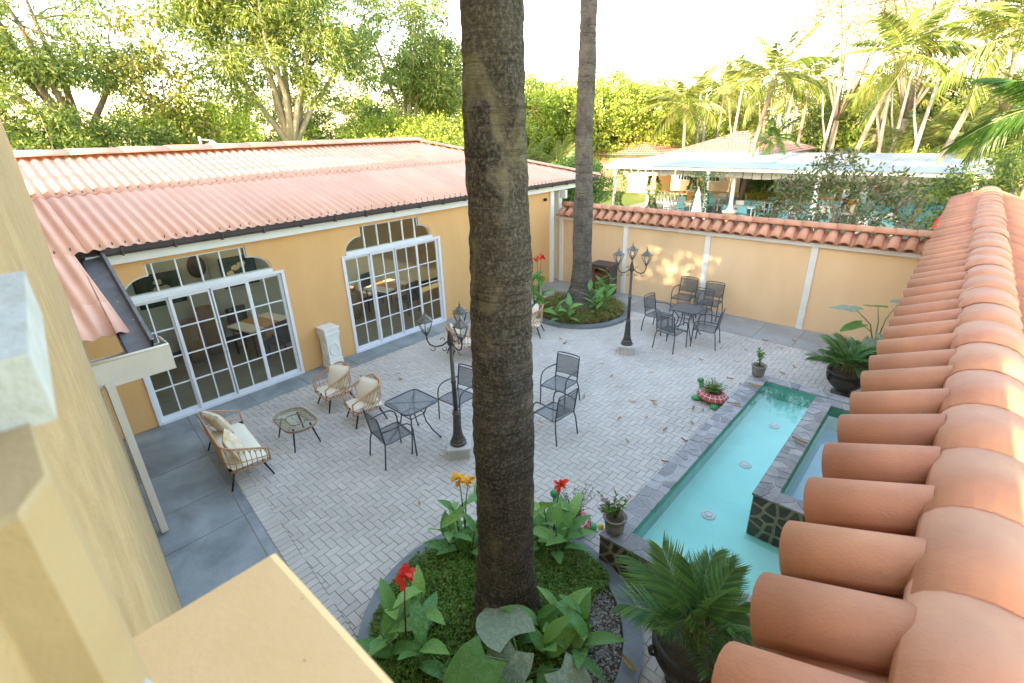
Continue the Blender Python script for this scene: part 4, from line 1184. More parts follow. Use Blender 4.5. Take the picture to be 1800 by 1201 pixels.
# ------------------------------------------------------------------ broad-leaved plants
def blade(L, W, bend, fold=0.25, wave=0.0, n=8, tip=1.0, heart=False):
    """paddle shaped leaf along +x with midrib fold; returns MB"""
    V, F = [], []
    cols = 5 if not heart else 7
    for i in range(n+1):
        f = i/n
        if heart: wv = W*0.5*(math.sin(PI*(0.20+0.80*f))**0.60)*(1-0.15*f)*1.12 if f < 1 else W*0.01
        else: wv = W*0.5*math.sin(PI*(0.03+0.97*f)**0.85)**0.8 if 0 < f < 1 else W*0.03
        xx = L*(f-0.12*bend*f*f); zz = -bend*L*0.5*f*f
        for j in range(cols):
            s_ = -1+2*j/(cols-1)
            back = -0.15*L*abs(s_)**1.3*(1-f)**2 if heart else 0
            V.append((xx+back, s_*wv, zz+fold*abs(s_)*wv+wave*L*math.sin(f*15+s_*2)*abs(s_)+wave*0.6*random.uniform(-1, 1)*L*0.5))
    for i in range(n):
        for j in range(cols-1):
            a = i*cols+j; F.append((a, a+cols, a+cols+1, a+1))
    return MB().add(V, F, True)
def orient(o, p, d, roll=0.0):
    d = Vector(d).normalized()
    o.matrix_local = Matrix.Translation(Vector(p)) @ d.to_track_quat('X', 'Z').to_matrix().to_4x4() @ Matrix.Rotation(roll, 4, 'X')
def canna(c, z0, label, stems=3, h=0.75, leaves=5, spread=0.16, flower=None, fh=0.45, seed=1, ls=0.42, nfl=1):
    random.seed(seed)
    t = thing('canna_plant', label, 'plant', (c[0], c[1], z0))
    variants = [blade(ls*random.uniform(.85, 1.1), ls*0.36, b, 0.22, 0.004).build('leaf', 'lf_canna', t) for b in (0.35, 0.7, 1.1)]
    used = set()
    for s in range(stems):
        a0 = 2*PI*s/stems+random.uniform(-.5, .5)
        bx, by = math.cos(a0)*spread*random.uniform(.3, 1), math.sin(a0)*spread*random.uniform(.3, 1)
        hh = h*random.uniform(.75, 1.05); lx, ly = math.cos(a0)*0.12, math.sin(a0)*0.12
        pts = [Vector((bx+lx*f, by+ly*f, hh*f)) for f in (0, .5, 1)]
        MB().tube(pts, [0.016, 0.013, 0.008], 6).build('stem', 'stem', t)
        for k in range(leaves):
            f = 0.22+0.78*k/max(1, leaves-1)
            p = Vector((bx+lx*f, by+ly*f, hh*f))
            a = a0+k*2.3+random.uniform(-.5, .5)
            up = 0.45+1.1*f+random.uniform(-.2, .3)
            d = (math.cos(a), math.sin(a), up)
            vi = random.randrange(3)
            if vi not in used: o = variants[vi]; used.add(vi)
            else: o = link('leaf', variants[vi].data, t)
            orient(o, p, d, random.uniform(-.4, .4))
            sc = random.uniform(.75, 1.1); o.scale = (sc, sc, sc)
    for v_i in range(3):
        if v_i not in used: orient(variants[v_i], (0, 0, h*0.4), (math.cos(v_i), math.sin(v_i), 1.0))
    if flower:
        for q in range(nfl):
            a = 0.7+q*1.9
            top = Vector((math.cos(a)*0.08*(1+q), math.sin(a)*0.08*(1+q), h+fh*(1-0.15*q)))
            MB().tube([(0, 0, h*0.55), (top.x*.5, top.y*.5, h+fh*0.4), top], [0.009, 0.007, 0.005], 6).build('flower_stalk', 'stem_red' if flower == 'petal_red' else 'stem', t)
            fm = MB()
            for k in range(16):
                a = k*2.4; d = Vector((math.cos(a), math.sin(a), random.uniform(-.5, 1.2))).normalized()
                l_ = random.uniform(.07, .115)
                s_ = d.cross(Vector((random.random(), random.random(), random.random()))).normalized()
                b_ = top+Vector((random.uniform(-.015, .015), random.uniform(-.015, .015), random.uniform(-.045, .03)))
                mid = b_+d*l_*0.6; tp = b_+d*l_+Vector((0, 0, -0.018))
                fm.add([b_, mid+s_*0.034, tp+s_*0.016, tp-s_*0.016, mid-s_*0.034], [(0, 1, 2, 3, 4)])
            fm.build('flower', flower, t)
    return t
canna((-3.62, 3.05), 0.08, 'canna with orange flowers behind the left of the near palm trunk', 5, 0.62, 5, 0.20, 'petal_orange', 0.40, 3, 0.38, 2)
canna((-2.80, 3.72), 0.08, 'canna with a red flower right of the near palm trunk by the terrace', 5, 0.58, 5, 0.18, 'petal_red', 0.42, 5, 0.42)
canna((-3.03, 1.72), 0.08, 'canna with a tall red flower at the front left of the near bed', 4, 0.60, 5, 0.20, 'petal_red', 0.52, 9, 0.46)
canna((-1.96, 2.72), 0.08, 'leafy canna without flowers at the right front of the near bed', 5, 0.50, 5, 0.18, None, 0, 12, 0.40)
canna((-8.15, 10.10), 0.08, 'canna with red flowers at the left of the far bed behind the rattan armchair', 4, 1.05, 5, 0.18, 'petal_red', 0.62, 14, 0.55, 2)
canna((-7.30, 10.15), 0.08, 'small canna clump at the front of the far bed', 3, 0.55, 5, 0.12, None, 0, 15, 0.42)
canna((-6.85, 11.05), 0.08, 'canna clump right of the far palm trunk', 4, 0.75, 6, 0.2, None, 0, 18, 0.48)
canna((-7.25, 11.95), 0.08, 'tall canna clump between the far palm and the litter bin', 3, 0.80, 5, 0.12, 'stem_red', 0.25, 21, 0.5)
random.seed(11)

def taro(c, z0, specs, label, cat='plant', m='lf_taro'):
    """specs: (dir azimuth deg, reach, height, leaf length, tilt, roll, material)"""
    t = thing('taro_plant', label, cat, (c[0], c[1], z0))
    MB().lathe([(0.05, -0.05), (0.045, 0.06), (0.03, 0.14)], 10).build('stem', 'stem', t)
    for (a, reach, h, L, tilt, roll, mm) in specs:
        p = Vector((math.cos(R(a))*reach, math.sin(R(a))*reach, h))
        MB().tube([(0, 0, 0.05), (p.x*.35, p.y*.35, h*0.7), p], [0.014, 0.011, 0.007], 6).build('leaf_stalk', 'stem', t)
        lf = blade(L, L*0.82, 0.35, 0.06, 0.013, 12, heart=True).build('leaf', mm, t)
        orient(lf, p-Vector((math.cos(R(a)), math.sin(R(a)), 0))*0.0, (math.cos(R(a+roll)), math.sin(R(a+roll)), tilt), 0.0)
    return t
taro((-2.02, 2.22), 0.10, [(165, .12, .55, .56, -.15, 0, 'lf_taro'), (-150, .05, .50, .50, -.55, 60, 'lf_taro'), (-115, .32, .62, .52, -.25, 20, 'lf_taro_green'), (25, .35, .40, .42, -.25, -30, 'lf_taro'),
      (-25, .42, .42, .50, -.3, 0, 'lf_taro'), (-60, .30, .5, .42, -.4, 0, 'lf_taro_green')], 'taro with large pale crinkled leaves in front of the near palm trunk')

# ------------------------------------------------------------------ lanterns posts
def lamp_post(name, label, loc, rz, s=1.0):
    t = thing(name, label, 'lamp post', loc, rz, 'three armed lamp posts in the courtyard')
    MB().bbox(-0.165, 0.165, -0.165, 0.165, -0.02, 0.15, 0.004).bbox(-0.19, 0.19, -0.19, 0.19, 0.151, 0.20, 0.01).build('plinth', 'concrete', t)
    oct_ = 8
    MB().lathe([(0.135, 0.20), (0.135, 0.235), (0.10, 0.26), (0.115, 0.28), (0.095, 0.31), (0.075, 0.40), (0.055, 0.68), (0.050, 0.72), (0.062, 0.735), (0.062, 0.755), (0.045, 0.77), (0.056, 0.79), (0.042, 0.81)], 10, smooth=False).build('base', 'black_metal', t)
    MB().lathe([(0.038, 0.81), (0.034, 1.28), (0.042, 1.29), (0.042, 1.32), (0.032, 1.33), (0.027, 1.93)], 12).build('post', 'black_metal', t)
    MB().lathe([(0.027, 1.90), (0.045, 1.92), (0.05, 1.96), (0.04, 2.05), (0.028, 2.08), (0.02, 2.12), (0.005, 2.14)], 12).build('hub', 'black_metal', t)
    def lantern():
        L = {}
        L['b'] = MB().lathe([(0.012, -0.02), (0.03, 0.0), (0.022, 0.015), (0.05, 0.03), (0.05, 0.038)], 12)
        roof = MB().lathe([(0.113, 0.205), (0.118, 0.215), (0.085, 0.245), (0.045, 0.285), (0.03, 0.29), (0.026, 0.305), (0.010, 0.315), (0.016, 0.33), (0.006, 0.345), (0.003, 0.385)], 6, smooth=False)
        for k in range(6):
            a = 2*PI*(k+.5)/6
            roof.tube([(0.118*math.cos(a), 0.118*math.sin(a), 0.213), (0.128*math.cos(a), 0.128*math.sin(a), 0.232)], [0.008, 0.003], 5)
        L['r'] = roof
        g = MB()
        prof = [(0.045, 0.038), (0.075, 0.10), (0.10, 0.17), (0.106, 0.205)]
        g.lathe(prof, 6, cap=False, smooth=False); L['g'] = g
        c = MB()
        for k in range(6):
            a = 2*PI*(k+.5)/6
            c.tube([(r*1.03*math.cos(a), r*1.03*math.sin(a), z) for r, z in prof], 0.0055, 5)
        L['c'] = c
        L['l'] = MB().lathe([(0.012, 0.038), (0.012, 0.08), (0.022, 0.10), (0.022, 0.13), (0.008, 0.15)], 8)
        return L
    L = lantern()
    for k in range(3):
        a = 2*PI*k/3
        ca, sa = math.cos(a), math.sin(a)
        arm = MB()
        pr = [(0.04, 1.97), (0.12, 1.915), (0.22, 1.90), (0.30, 1.94), (0.335, 2.02), (0.335, 2.08)]
        arm.tube([(ca*r, sa*r, z) for r, z in pr], [0.014, 0.013, 0.012, 0.012, 0.011, 0.014], 7)
        for (r0, z0, s_) in ((0.10, 2.0, 1), (0.08, 1.86, -1), (0.25, 1.87, -1)):
            cp = []
            for q in range(9):
                th = q/8*4.4; rr = 0.045*(1-q/11)
                cp.append((ca*(r0+rr*math.cos(th)), sa*(r0+rr*math.cos(th)), z0+s_*rr*math.sin(th)))
            arm.tube(cp, 0.006, 5)
        ar = arm.build('arm', 'black_metal', t)
        lc = (ca*0.335, sa*0.335, 2.10)
        for key, nm, mm in (('r', 'lantern_roof', 'lantern_metal'), ('g', 'lantern_glass', 'lamp_glass'), ('c', 'lantern_cage', 'lantern_metal'), ('b', 'lantern_base', 'black_metal'), ('l', 'bulb', 'white')):
            q = MB(); q.v = L[key].v; q.f = L[key].f; q.sm = L[key].sm
            q.build(nm, mm, ar, loc=lc)
    return t
lamp_post('lamp_post', 'dark three-lantern lamp post on a concrete block left of the big palm trunk', (-5.25, 4.43, 0), R(228))
lamp_post('lamp_post', 'dark three-lantern lamp post on a concrete block right of the far palm bed', (-5.18, 9.62, 0), R(119))

# ------------------------------------------------------------------ rattan furniture
def rounded(w_, d_, h, r=0.03, puff=0.0, n=6):
    """cushion: rounded box centred in plan, from z=0 to h"""
    V, F = [], []
    N = 10
    for i in range(N+1):
        for j in range(N+1):
            x = -1+2*i/N; y = -1+2*j/N
            e_ = (1-abs(x)**6)*(1-abs(y)**6)
            z = h*(0.5+0.5*e_**0.5)+puff*(1-x*x)*(1-y*y)
            V.append((x*w_/2, y*d_/2, z))
    m_ = (N+1)**2
    V += [(v[0], v[1], h-v[2] if puff else h*0.5-(v[2]-h*0.5)) for v in V[:m_]]
    for i in range(N):
        for j in range(N):
            a = i*(N+1)+j
            F.append((a, a+N+1, a+N+2, a+1)); F.append((m_+a, m_+a+1, m_+a+N+2, m_+a+N+1))
    for k in range(N):
        for (p, q) in ((k*(N+1), (k+1)*(N+1)), ((k+1)*(N+1)+N, k*(N+1)+N), (k+1, k), (N*(N+1)+k, N*(N+1)+k+1)):
            F.append((p, q, m_+q, m_+p))
    return MB().add(V, F, True)
def rattan_seat(name, label, cat, loc, rz, wid, dep, pillows, group=None, seath=0.36):
    """front of the seat faces -y"""
    t = thing(name, label, cat, loc, rz, group)
    w2, d2 = wid/2, dep/2
    def path(z_front, z_back, inset, n=28, z_mid=None):
        pts = []
        r = 0.16
        seq = [(-w2+inset, -d2)]
        for k in range(7):
            a = PI-PI/2*k/6; seq.append((-w2+inset+r+r*math.cos(a), d2-inset-r+r*math.sin(a)))
        for k in range(7):
            a = PI/2-PI/2*k/6; seq.append((w2-inset-r+r*math.cos(a), d2-inset-r+r*math.sin(a)))
        seq.append((w2-inset, -d2))
        # densify
        out = []
        for a, b in zip(seq[:-1], seq[1:]):
            d = math.hypot(b[0]-a[0], b[1]-a[1]); m_ = max(1, round(d/0.036))
            for q in range(m_): out.append((a[0]+(b[0]-a[0])*q/m_, a[1]+(b[1]-a[1])*q/m_))
        out.append(seq[-1])
        for x, y in out:
            f = (y+d2)/(2*d2)
            pts.append(Vector((x, y, z_front+(z_back-z_front)*f)))
        return pts
    top = path(0.50, 0.74, 0.0); mid = path(0.36, 0.44, 0.02); bot = path(0.26, 0.26, 0.05)
    fr = MB().tube(top, 0.014, 7).tube(bot+[bot[0]], 0.013, 7)
    fr.tube(mid, 0.008, 6)
    for P in ((top[0], bot[0]), (top[-1], bot[-1])): fr.tube(P, 0.014, 7)
    for k in range(1, 7): fr.tube([(-w2+0.05, -d2+2*d2*k/7, 0.262), (w2-0.05, -d2+2*d2*k/7, 0.262)], 0.007, 5)
    fr.build('frame', 'rattan', t)
    lp = MB(); n = min(len(top), len(mid), len(bot))
    for k in range(1, n-1, 1):
        if k % 2: lp.tube([bot[k], mid[k], top[k]], 0.006, 5)
        else:
            a, b = mid[k-1], mid[min(k+1, n-1)]; c_ = top[k]; c0 = top[k]-Vector((0, 0, 0.02))
            lp.tube([bot[k-1], a, a.lerp(top[k-1], .55), c0.lerp(top[k-1], .3), c0, c0.lerp(top[min(k+1, n-1)], .3), b.lerp(top[min(k+1, n-1)], .55), b, bot[min(k+1, n-1)]], 0.0058, 5)
    lp.build('cane_loops', 'rattan', t)
    for sx in (-1, 1):
        for sy in (-1, 1):
            MB().tube([(sx*(w2-0.10), sy*(d2-0.10), 0.26), (sx*(w2-0.03), sy*(d2-0.0), 0.0)], [0.019, 0.012], 8).build('leg', 'black', t)
    rounded(wid-0.09, dep-0.05, 0.09).build('seat_cushion', 'cushion', t, loc=(0, -0.01, 0.275))
    for (px, ang, mm) in pillows:
        o = rounded(0.46, 0.44, 0.10, puff=0.04).build('pillow', mm, t)
        o.matrix_local = Matrix.Translation((px, d2-0.17, 0.545)) @ Matrix.Rotation(R(ang), 4, 'Z') @ Matrix.Rotation(R(66), 4, 'X') @ Matrix.Rotation(R(random.uniform(-8, 8)), 4, 'Z')
    return t
rattan_seat('rattan_sofa', 'rattan two-seat sofa with cream seat cushion near the left wall', 'sofa', (-7.83, 2.02, 0), R(180-6.5), 1.50, 0.60, [(0.46, 20, 'pillow_pattern'), (-0.42, -14, 'pillow_pattern')])
grp = 'rattan armchairs with cream cushions'
rattan_seat('rattan_armchair', 'rattan armchair with cream cushion nearest the white pedestal', 'armchair', (-8.30, 4.05, 0), R(-6), 0.58, 0.58, [(0.02, 26, 'cushion')], grp)
rattan_seat('rattan_armchair', 'rattan armchair with cream cushion beside the square metal table', 'armchair', (-7.38, 4.10, 0), R(-14), 0.58, 0.58, [(0.0, 22, 'cushion')], grp)
rattan_seat('rattan_armchair', 'rattan armchair behind the left lamp post near the right glass door', 'armchair', (-8.05, 7.10, 0), R(150), 0.58, 0.58, [(0.0, 5, 'cushion')], grp)
rattan_seat('rattan_armchair', 'rattan armchair half hidden at the left edge of the big palm trunk', 'armchair', (-7.50, 7.45, 0), R(165), 0.58, 0.58, [(0.0, 5, 'cushion')], grp)
rattan_seat('rattan_armchair', 'pink rattan armchair with cream cushions right of the big palm trunk', 'armchair', (-7.62, 9.12, 0), R(-62), 0.58, 0.58, [(0.0, 10, 'cushion')], grp)

# coffee table
t = thing('coffee_table', 'oval glass topped rattan coffee table on black legs in front of the sofa', 'table', (-7.68, 2.95, 0), R(-3))
def oval(a, b, r, n=24, z=0.0):
    pts = []
    for q, (sx, sy) in enumerate(((1, 1), (-1, 1), (-1, -1), (1, -1))):
        for k in range(7):
            an = PI/2*(q+k/6.0)
            pts.append((sx*(a-r)+r*math.cos(an), sy*(b-r)+r*math.sin(an), z))
    return pts
MB().tube(oval(0.41, 0.27, 0.22, z=0.40), 0.014, 7, closed=True).tube(oval(0.40, 0.26, 0.22, z=0.37), 0.009, 6, closed=True).tube(oval(0.19, 0.13, 0.10, z=0.395), 0.010, 6, closed=True)\
    .tube([(0.12, 0.10, 0.395), (0.27, 0.24, 0.395)], 0.009, 6).tube([(-0.12, 0.10, 0.395), (-0.27, 0.24, 0.395)], 0.009, 6).tube([(0.12, -0.10, 0.395), (0.27, -0.24, 0.395)], 0.009, 6).tube([(-0.12, -0.10, 0.395), (-0.27, -0.24, 0.395)], 0.009, 6).build('frame', 'rattan_brown', t)
w_ = MB()
for k in range(-9, 10):
    x = k*0.021
    w_.tube([(x, 0.13, 0.39), (x*1.2, 0.26, 0.385)], 0.003, 4); w_.tube([(x, -0.13, 0.39), (x*1.2, -0.26, 0.385)], 0.003, 4)
w_.build('cane_weave', 'rattan_brown', t)
g_m = MB(); g_m.prism([(p[0], p[1]) for p in oval(0.395, 0.255, 0.21)], 0.412, 0.418); g_m.build('glass_top', 'table_glass', t)
for sx in (-1, 1):
    for sy in (-1, 1): MB().tube([(sx*0.24, sy*0.14, 0.38), (sx*0.33, sy*0.22, 0)], [0.018, 0.011], 8).build('leg', 'black', t)

# ------------------------------------------------------------------ metal furniture
def metal_chair(label, loc, rz, first=None):
    """front faces -y"""
    if first: return copy_tree(first, loc, rz, label)
    t = thing('metal_chair', label, 'chair', loc, rz, 'dark mesh metal patio chairs')
    w2 = 0.235
    MB().add([(-w2, -0.24, 0.425), (w2, -0.24, 0.425), (w2, -0.14, 0.432), (-w2, -0.14, 0.432), (w2, 0.16, 0.405), (-w2, 0.16, 0.405), (w2, 0.22, 0.42), (-w2, 0.22, 0.42), (w2, -0.265, 0.40), (-w2, -0.265, 0.40)],
             [(9, 8, 1, 0), (0, 1, 2, 3), (3, 2, 4, 5), (5, 4, 6, 7)], True).build('seat', 'mesh', t)
    MB().tube([(-w2, -0.265, 0.40), (-w2, -0.24, 0.422), (-w2, -0.14, 0.43), (-w2, 0.16, 0.405), (-w2, 0.22, 0.42)], 0.009, 6).tube([(w2, -0.265, 0.40), (w2, -0.24, 0.422), (w2, -0.14, 0.43), (w2, 0.16, 0.405), (w2, 0.22, 0.42)], 0.009, 6)\
        .tube([(-w2, -0.265, 0.40), (w2, -0.265, 0.40)], 0.009, 6).tube([(-w2, 0.22, 0.42), (w2, 0.22, 0.42)], 0.009, 6).build('seat_frame', 'chair_metal', t)
    def bk(x, z): return (x, 0.225+0.16*(z-0.42)+0.05*(1-(x/w2)**2)*0.5, z)
    P = [bk(-w2+2*w2*i/6, z) for z in (0.50, 0.62, 0.74, 0.845) for i in range(7)]
    MB().add(P, [(r*7+i, r*7+i+1, (r+1)*7+i+1, (r+1)*7+i) for r in range(3) for i in range(6)], True).build('backrest', 'mesh', t)
    fr = MB().tube([bk(-w2, 0.50)]+[bk(-w2+2*w2*i/6, 0.50) for i in range(1, 6)]+[bk(w2, 0.50)], 0.007, 6)
    fr.tube([bk(-w2+2*w2*i/6, 0.845) for i in range(7)], 0.007, 6)
    fr.tube([bk(-w2, 0.42), bk(-w2, 0.84), bk(-w2*.97, 0.885)]+[bk(-w2+2*w2*i/6, 0.895) for i in range(1, 6)]+[bk(w2*.97, 0.885), bk(w2, 0.84), bk(w2, 0.42)], 0.0125, 7)
    fr.build('back_frame', 'chair_metal', t)
    for s in (-1, 1):
        x = s*(w2+0.03)
        MB().tube([bk(s*w2, 0.42), (x*0.97, 0.25, 0.30), (x*1.02, 0.29, 0.0)], 0.0125, 7).build('leg', 'chair_metal', t)
        pts = [(x*0.99, -0.27, 0), (x*0.99, -0.255, 0.3), (x, -0.25, 0.50), (x, -0.225, 0.60), (x, -0.16, 0.655), (x, -0.05, 0.67), (x, 0.12, 0.655), bk(s*(w2), 0.645)]
        MB().tube(pts, 0.0125, 7).build('arm_leg', 'chair_metal', t)
    MB().tube([(-w2-0.03, -0.25, 0.39), (w2+0.03, -0.25, 0.39)], 0.010, 6).build('stretcher', 'chair_metal', t)
    return t
mc = metal_chair('metal chair left of the square table, facing away towards the lamp post', (-6.03, 3.72, 0), R(180-8))
for lab, x, y, rz in (
    ('metal chair between the lamp post and the big palm trunk, facing the camera side', -6.08, 5.22, R(4)),
    ('metal chair alone on the pavers right of the palm trunk, the farther of two', -4.98, 6.78, R(5)),
    ('metal chair right of the palm trunk, the nearer of two, back turned to the pool', -4.42, 5.87, R(-94)),
    ('metal chair on the near side of the far table, back to the camera', -4.52, 10.47, R(172)),
    ('metal chair at the right of the far table, turned towards the palm', -3.95, 11.12, R(-80)),
    ('metal chair at the left of the far table beside the lamp post', -5.25, 11.28, R(84)),
    ('metal chair behind the far table, facing the camera', -4.62, 12.28, R(2)),
    ('left of the two metal chairs standing against the end wall', -5.38, 13.08, R(3)),
    ('right of the two metal chairs standing against the end wall', -4.62, 13.02, R(5))):
    metal_chair(lab, (x, y, 0), rz, mc)
def metal_table(label, loc, rz, s=0.66, first=None):
    if first: return copy_tree(first, loc, rz, label)
    t = thing('metal_table', label, 'table', loc, rz, 'square mesh metal patio tables')
    r = 0.10; h = s/2
    o = [(p[0], p[1]) for p in oval(h, h, r)]
    n = len(o)
    MB().add([(p[0]*.985, p[1]*.985, 0.722) for p in o], [tuple(range(n))]).build('tabletop', 'mesh', t)
    MB().tube([(p[0], p[1], 0.72) for p in o], 0.014, 7, closed=True).tube([(-h+.04, -h+.04, 0.708), (h-.04, h-.04, 0.708)], 0.008, 5).tube([(-h+.04, h-.04, 0.708), (h-.04, -h+.04, 0.708)], 0.008, 5).build('rim', 'chair_metal', t)
    MB().tube(oval(0.14, 0.14, 0.04, z=0.50), 0.009, 6, closed=True).build('brace', 'chair_metal', t)
    for sx in (-1, 1):
        for sy in (-1, 1):
            MB().tube([(sx*0.26, sy*0.26, 0.71), (sx*0.17, sy*0.17, 0.60), (sx*0.13, sy*0.13, 0.48), (sx*0.15, sy*0.15, 0.34), (sx*0.22, sy*0.22, 0.16), (sx*0.30, sy*0.30, 0.012)], 0.012, 7).lathe([(0.018, 0), (0.018, 0.02)], 8, (sx*0.303, sy*0.303, 0)).build('leg', 'chair_metal', t)
    return t
mt_ = metal_table('square mesh metal table beside the left lamp post', (-6.14, 4.24, 0), 0)
metal_table('square mesh metal table near the end wall with six chairs around it', (-4.57, 11.35, 0), R(2), first=mt_)

# ------------------------------------------------------------------ litter bin
t = thing('litter_bin', 'red brown wooden litter bin with a slate top behind the far palm', 'bin', (-8.02, 13.14, 0), R(2))
MB().box(-0.30, 0.30, -0.22, 0.22, 0.06, 0.66).build('body', 'wood', t)
for xa in (-0.33, 0.29): MB().box(xa, xa+0.04, -0.25, 0.25, 0, 0.92).build('end_panel', 'dark_top', t)
for k in range(7): MB().bbox(-0.285+k*0.082, -0.207+k*0.082, -0.25, -0.222, 0.07, 0.66, 0.004).build('slat', 'wood', t)
MB().box(-0.285, 0.285, -0.24, -0.225, 0.84, 0.92).box(-0.285, -0.2, -0.24, -0.225, 0.665, 0.84).box(0.2, 0.285, -0.24, -0.225, 0.665, 0.84).box(-0.28, 0.28, -0.2, 0.2, 0.665, 0.68).build('opening_frame', 'wood', t)
MB().bbox(-0.37, 0.37, -0.29, 0.29, 0.925, 0.965, 0.006).build('top', 'dark_top', t)

# ------------------------------------------------------------------ pots and urns
def small_pot(label, loc, h=0.22, r=0.13):
    t = thing('stone_pot', label, 'pot', loc)
    pr = [(r*0.72, 0), (r*0.80, 0.02), (r*0.85, h*0.5), (r*0.98, h*0.9), (r*1.06, h*0.93), (r*1.06, h), (r*0.92, h), (r*0.90, h*0.9), (0.001, h*0.88)]
    MB().lathe(pr, 22, cap=False).build('bowl', 'pot', t)
    MB().lathe([(r*0.9, h*0.88), (r*0.5, h*0.93), (0.001, h*0.94)], 16, cap=False).build('soil', 'soil', t)
    return t
def twiggy(name, label, loc, n, h, spread, leafL, m, flower, nf, cat='plant', seed=1, leafW=None, per=14):
    random.seed(seed)
    t = thing(name, label, cat, loc)
    st = MB(); P, D = [], []; tops = []
    for k in range(n):
        a = random.uniform(0, 2*PI); s_ = random.uniform(.2, 1)*spread; hh = h*random.uniform(.55, 1)
        pts = [Vector((0, 0, 0))+Vector((math.cos(a), math.sin(a), 0))*0.02]
        for q in range(1, 5):
            f = q/4; pts.append(Vector((math.cos(a)*s_*f**1.2+random.uniform(-.01, .01), math.sin(a)*s_*f**1.2+random.uniform(-.01, .01), hh*f)))
        st.tube(pts, [0.006, 0.005, 0.004, 0.003, 0.002], 4)
        tops.append(pts[-1])
        for q in range(per):
            f = random.uniform(.25, 1)*4; i = min(3, int(f)); p = pts[i].lerp(pts[i+1], f-i)
            P.append(tuple(p)); D.append((random.uniform(-1, 1), random.uniform(-1, 1), random.uniform(-.1, .9)))
    st.build('stems', 'stem', t)
    V, F = leaves_geo(np.array(P), np.array(D), leafL*rng.uniform(.7, 1.2, len(P)), leafW or leafL*0.45)
    np_mesh('leaves', V, F, m, t)
    fP, fD = [], []
    for k in range(nf):
        p = tops[k % len(tops)]
        for q in range(6):
            a = q*PI/3; fP.append((p.x, p.y, p.z+0.004)); fD.append((math.cos(a), math.sin(a), 0.5))
    if nf:
        V, F = leaves_geo(np.array(fP), np.array(fD), 0.022, 0.016); np_mesh('flowers', V, F, flower, t, kind='stuff')
    random.seed(seed+100)
    return t
small_pot('grey stone pot with a pink flowering plant on the near pool corner', (-2.23, 4.14, ZC+0.022), 0.21, 0.135)
twiggy('periwinkle_plant', 'pink flowering periwinkle growing in the pot on the near pool corner', (-2.23, 4.14, ZC+0.215), 16, 0.28, 0.22, 0.055, 'lf_cover', 'petal_pink', 9, seed=5, per=18)
small_pot('grey stone pot with a small violet flower on the far corner of the pool edge', (-2.25, 9.30, ZC+0.022), 0.20, 0.13)
twiggy('periwinkle_plant', 'small violet flowering plant in the pot on the far pool corner', (-2.25, 9.30, ZC+0.205), 6, 0.34, 0.12, 0.06, 'lf_canna', 'petal_pink', 3, seed=8)
lm = MB().lathe([(0.001, 0), (0.03, 0.008), (0.036, 0.03), (0.03, 0.055), (0.001, 0.065)], 12).build('fallen_lemon', mat('yellow_skin', (0.7, 0.55, 0.05)), loc=(-2.36, 4.05, ZC+0.02)); tag(lm, 'yellow fruit lying beside the pot on the near pool corner', 'fruit')

def urn(label, loc, R_=0.32, H_=0.50):
    t = thing('stone_urn', label, 'urn', loc)
    pr = [(0.17, 0), (0.19, 0.02), (0.18, 0.06), (0.11, 0.09), (0.12, 0.12), (0.20, 0.17), (0.27, 0.24), (0.31, 0.32), (0.325, 0.38), (0.315, 0.385), (0.315, 0.44), (0.33, 0.445), (0.335, 0.49), (0.30, 0.50), (0.285, 0.47), (0.28, 0.43)]
    k = R_/0.33
    MB().lathe([(r*k, z*H_/0.5) for r, z in pr], 36, cap=False).build('bowl', 'urn', t)
    MB().lathe([(0.283*k, 0.455*H_/0.5), (0.15*k, 0.475*H_/0.5), (0.001, 0.48*H_/0.5)], 24, cap=False).build('soil', 'soil', t)
    band = MB()                                                  # raised meander on the band
    n = 22
    zc = 0.412*H_/0.5; hh = 0.024*H_/0.5
    for i in range(n):
        def q(a0, a1, z0, z1):
            vs = []
            for rr in (0.312*k, 0.326*k):
                for (a, z) in ((a0, z0), (a1, z0), (a1, z1), (a0, z1)): vs.append((rr*math.cos(a), rr*math.sin(a), z))
            band.add(vs, [(4, 5, 6, 7), (0, 1, 5, 4), (1, 2, 6, 5), (2, 3, 7, 6), (3, 0, 4, 7)])
        a = 2*PI*i/n; w__ = 2*PI/n
        q(a, a+w__*.85, zc-hh, zc-hh*.65); q(a+w__*.70, a+w__*.85, zc-hh*.65, zc+hh*.65); q(a+w__*.28, a+w__*.70, zc+hh*.2, zc+hh*.65)
        q(a+w__*.28, a+w__*.42, zc-hh*.3, zc+hh*.2); q(a, a+w__*.14, zc-hh*.65, zc+hh); q(a+w__*.14, a+w__, zc+hh*.75, zc+hh)
    band.build('meander_band', 'urn', t)
    for i in range(4):                                           # scrolled handles / garlands
        a = PI/4+i*PI/2
        MB().tube([(0.33*k*math.cos(a), 0.33*k*math.sin(a), zc+0.04), (0.36*k*math.cos(a), 0.36*k*math.sin(a), zc), (0.35*k*math.cos(a), 0.35*k*math.sin(a), zc-0.06), (0.315*k*math.cos(a), 0.315*k*math.sin(a), zc-0.09)], [0.018, 0.024, 0.02, 0.012], 7).build('handle', 'urn', t)
    return t
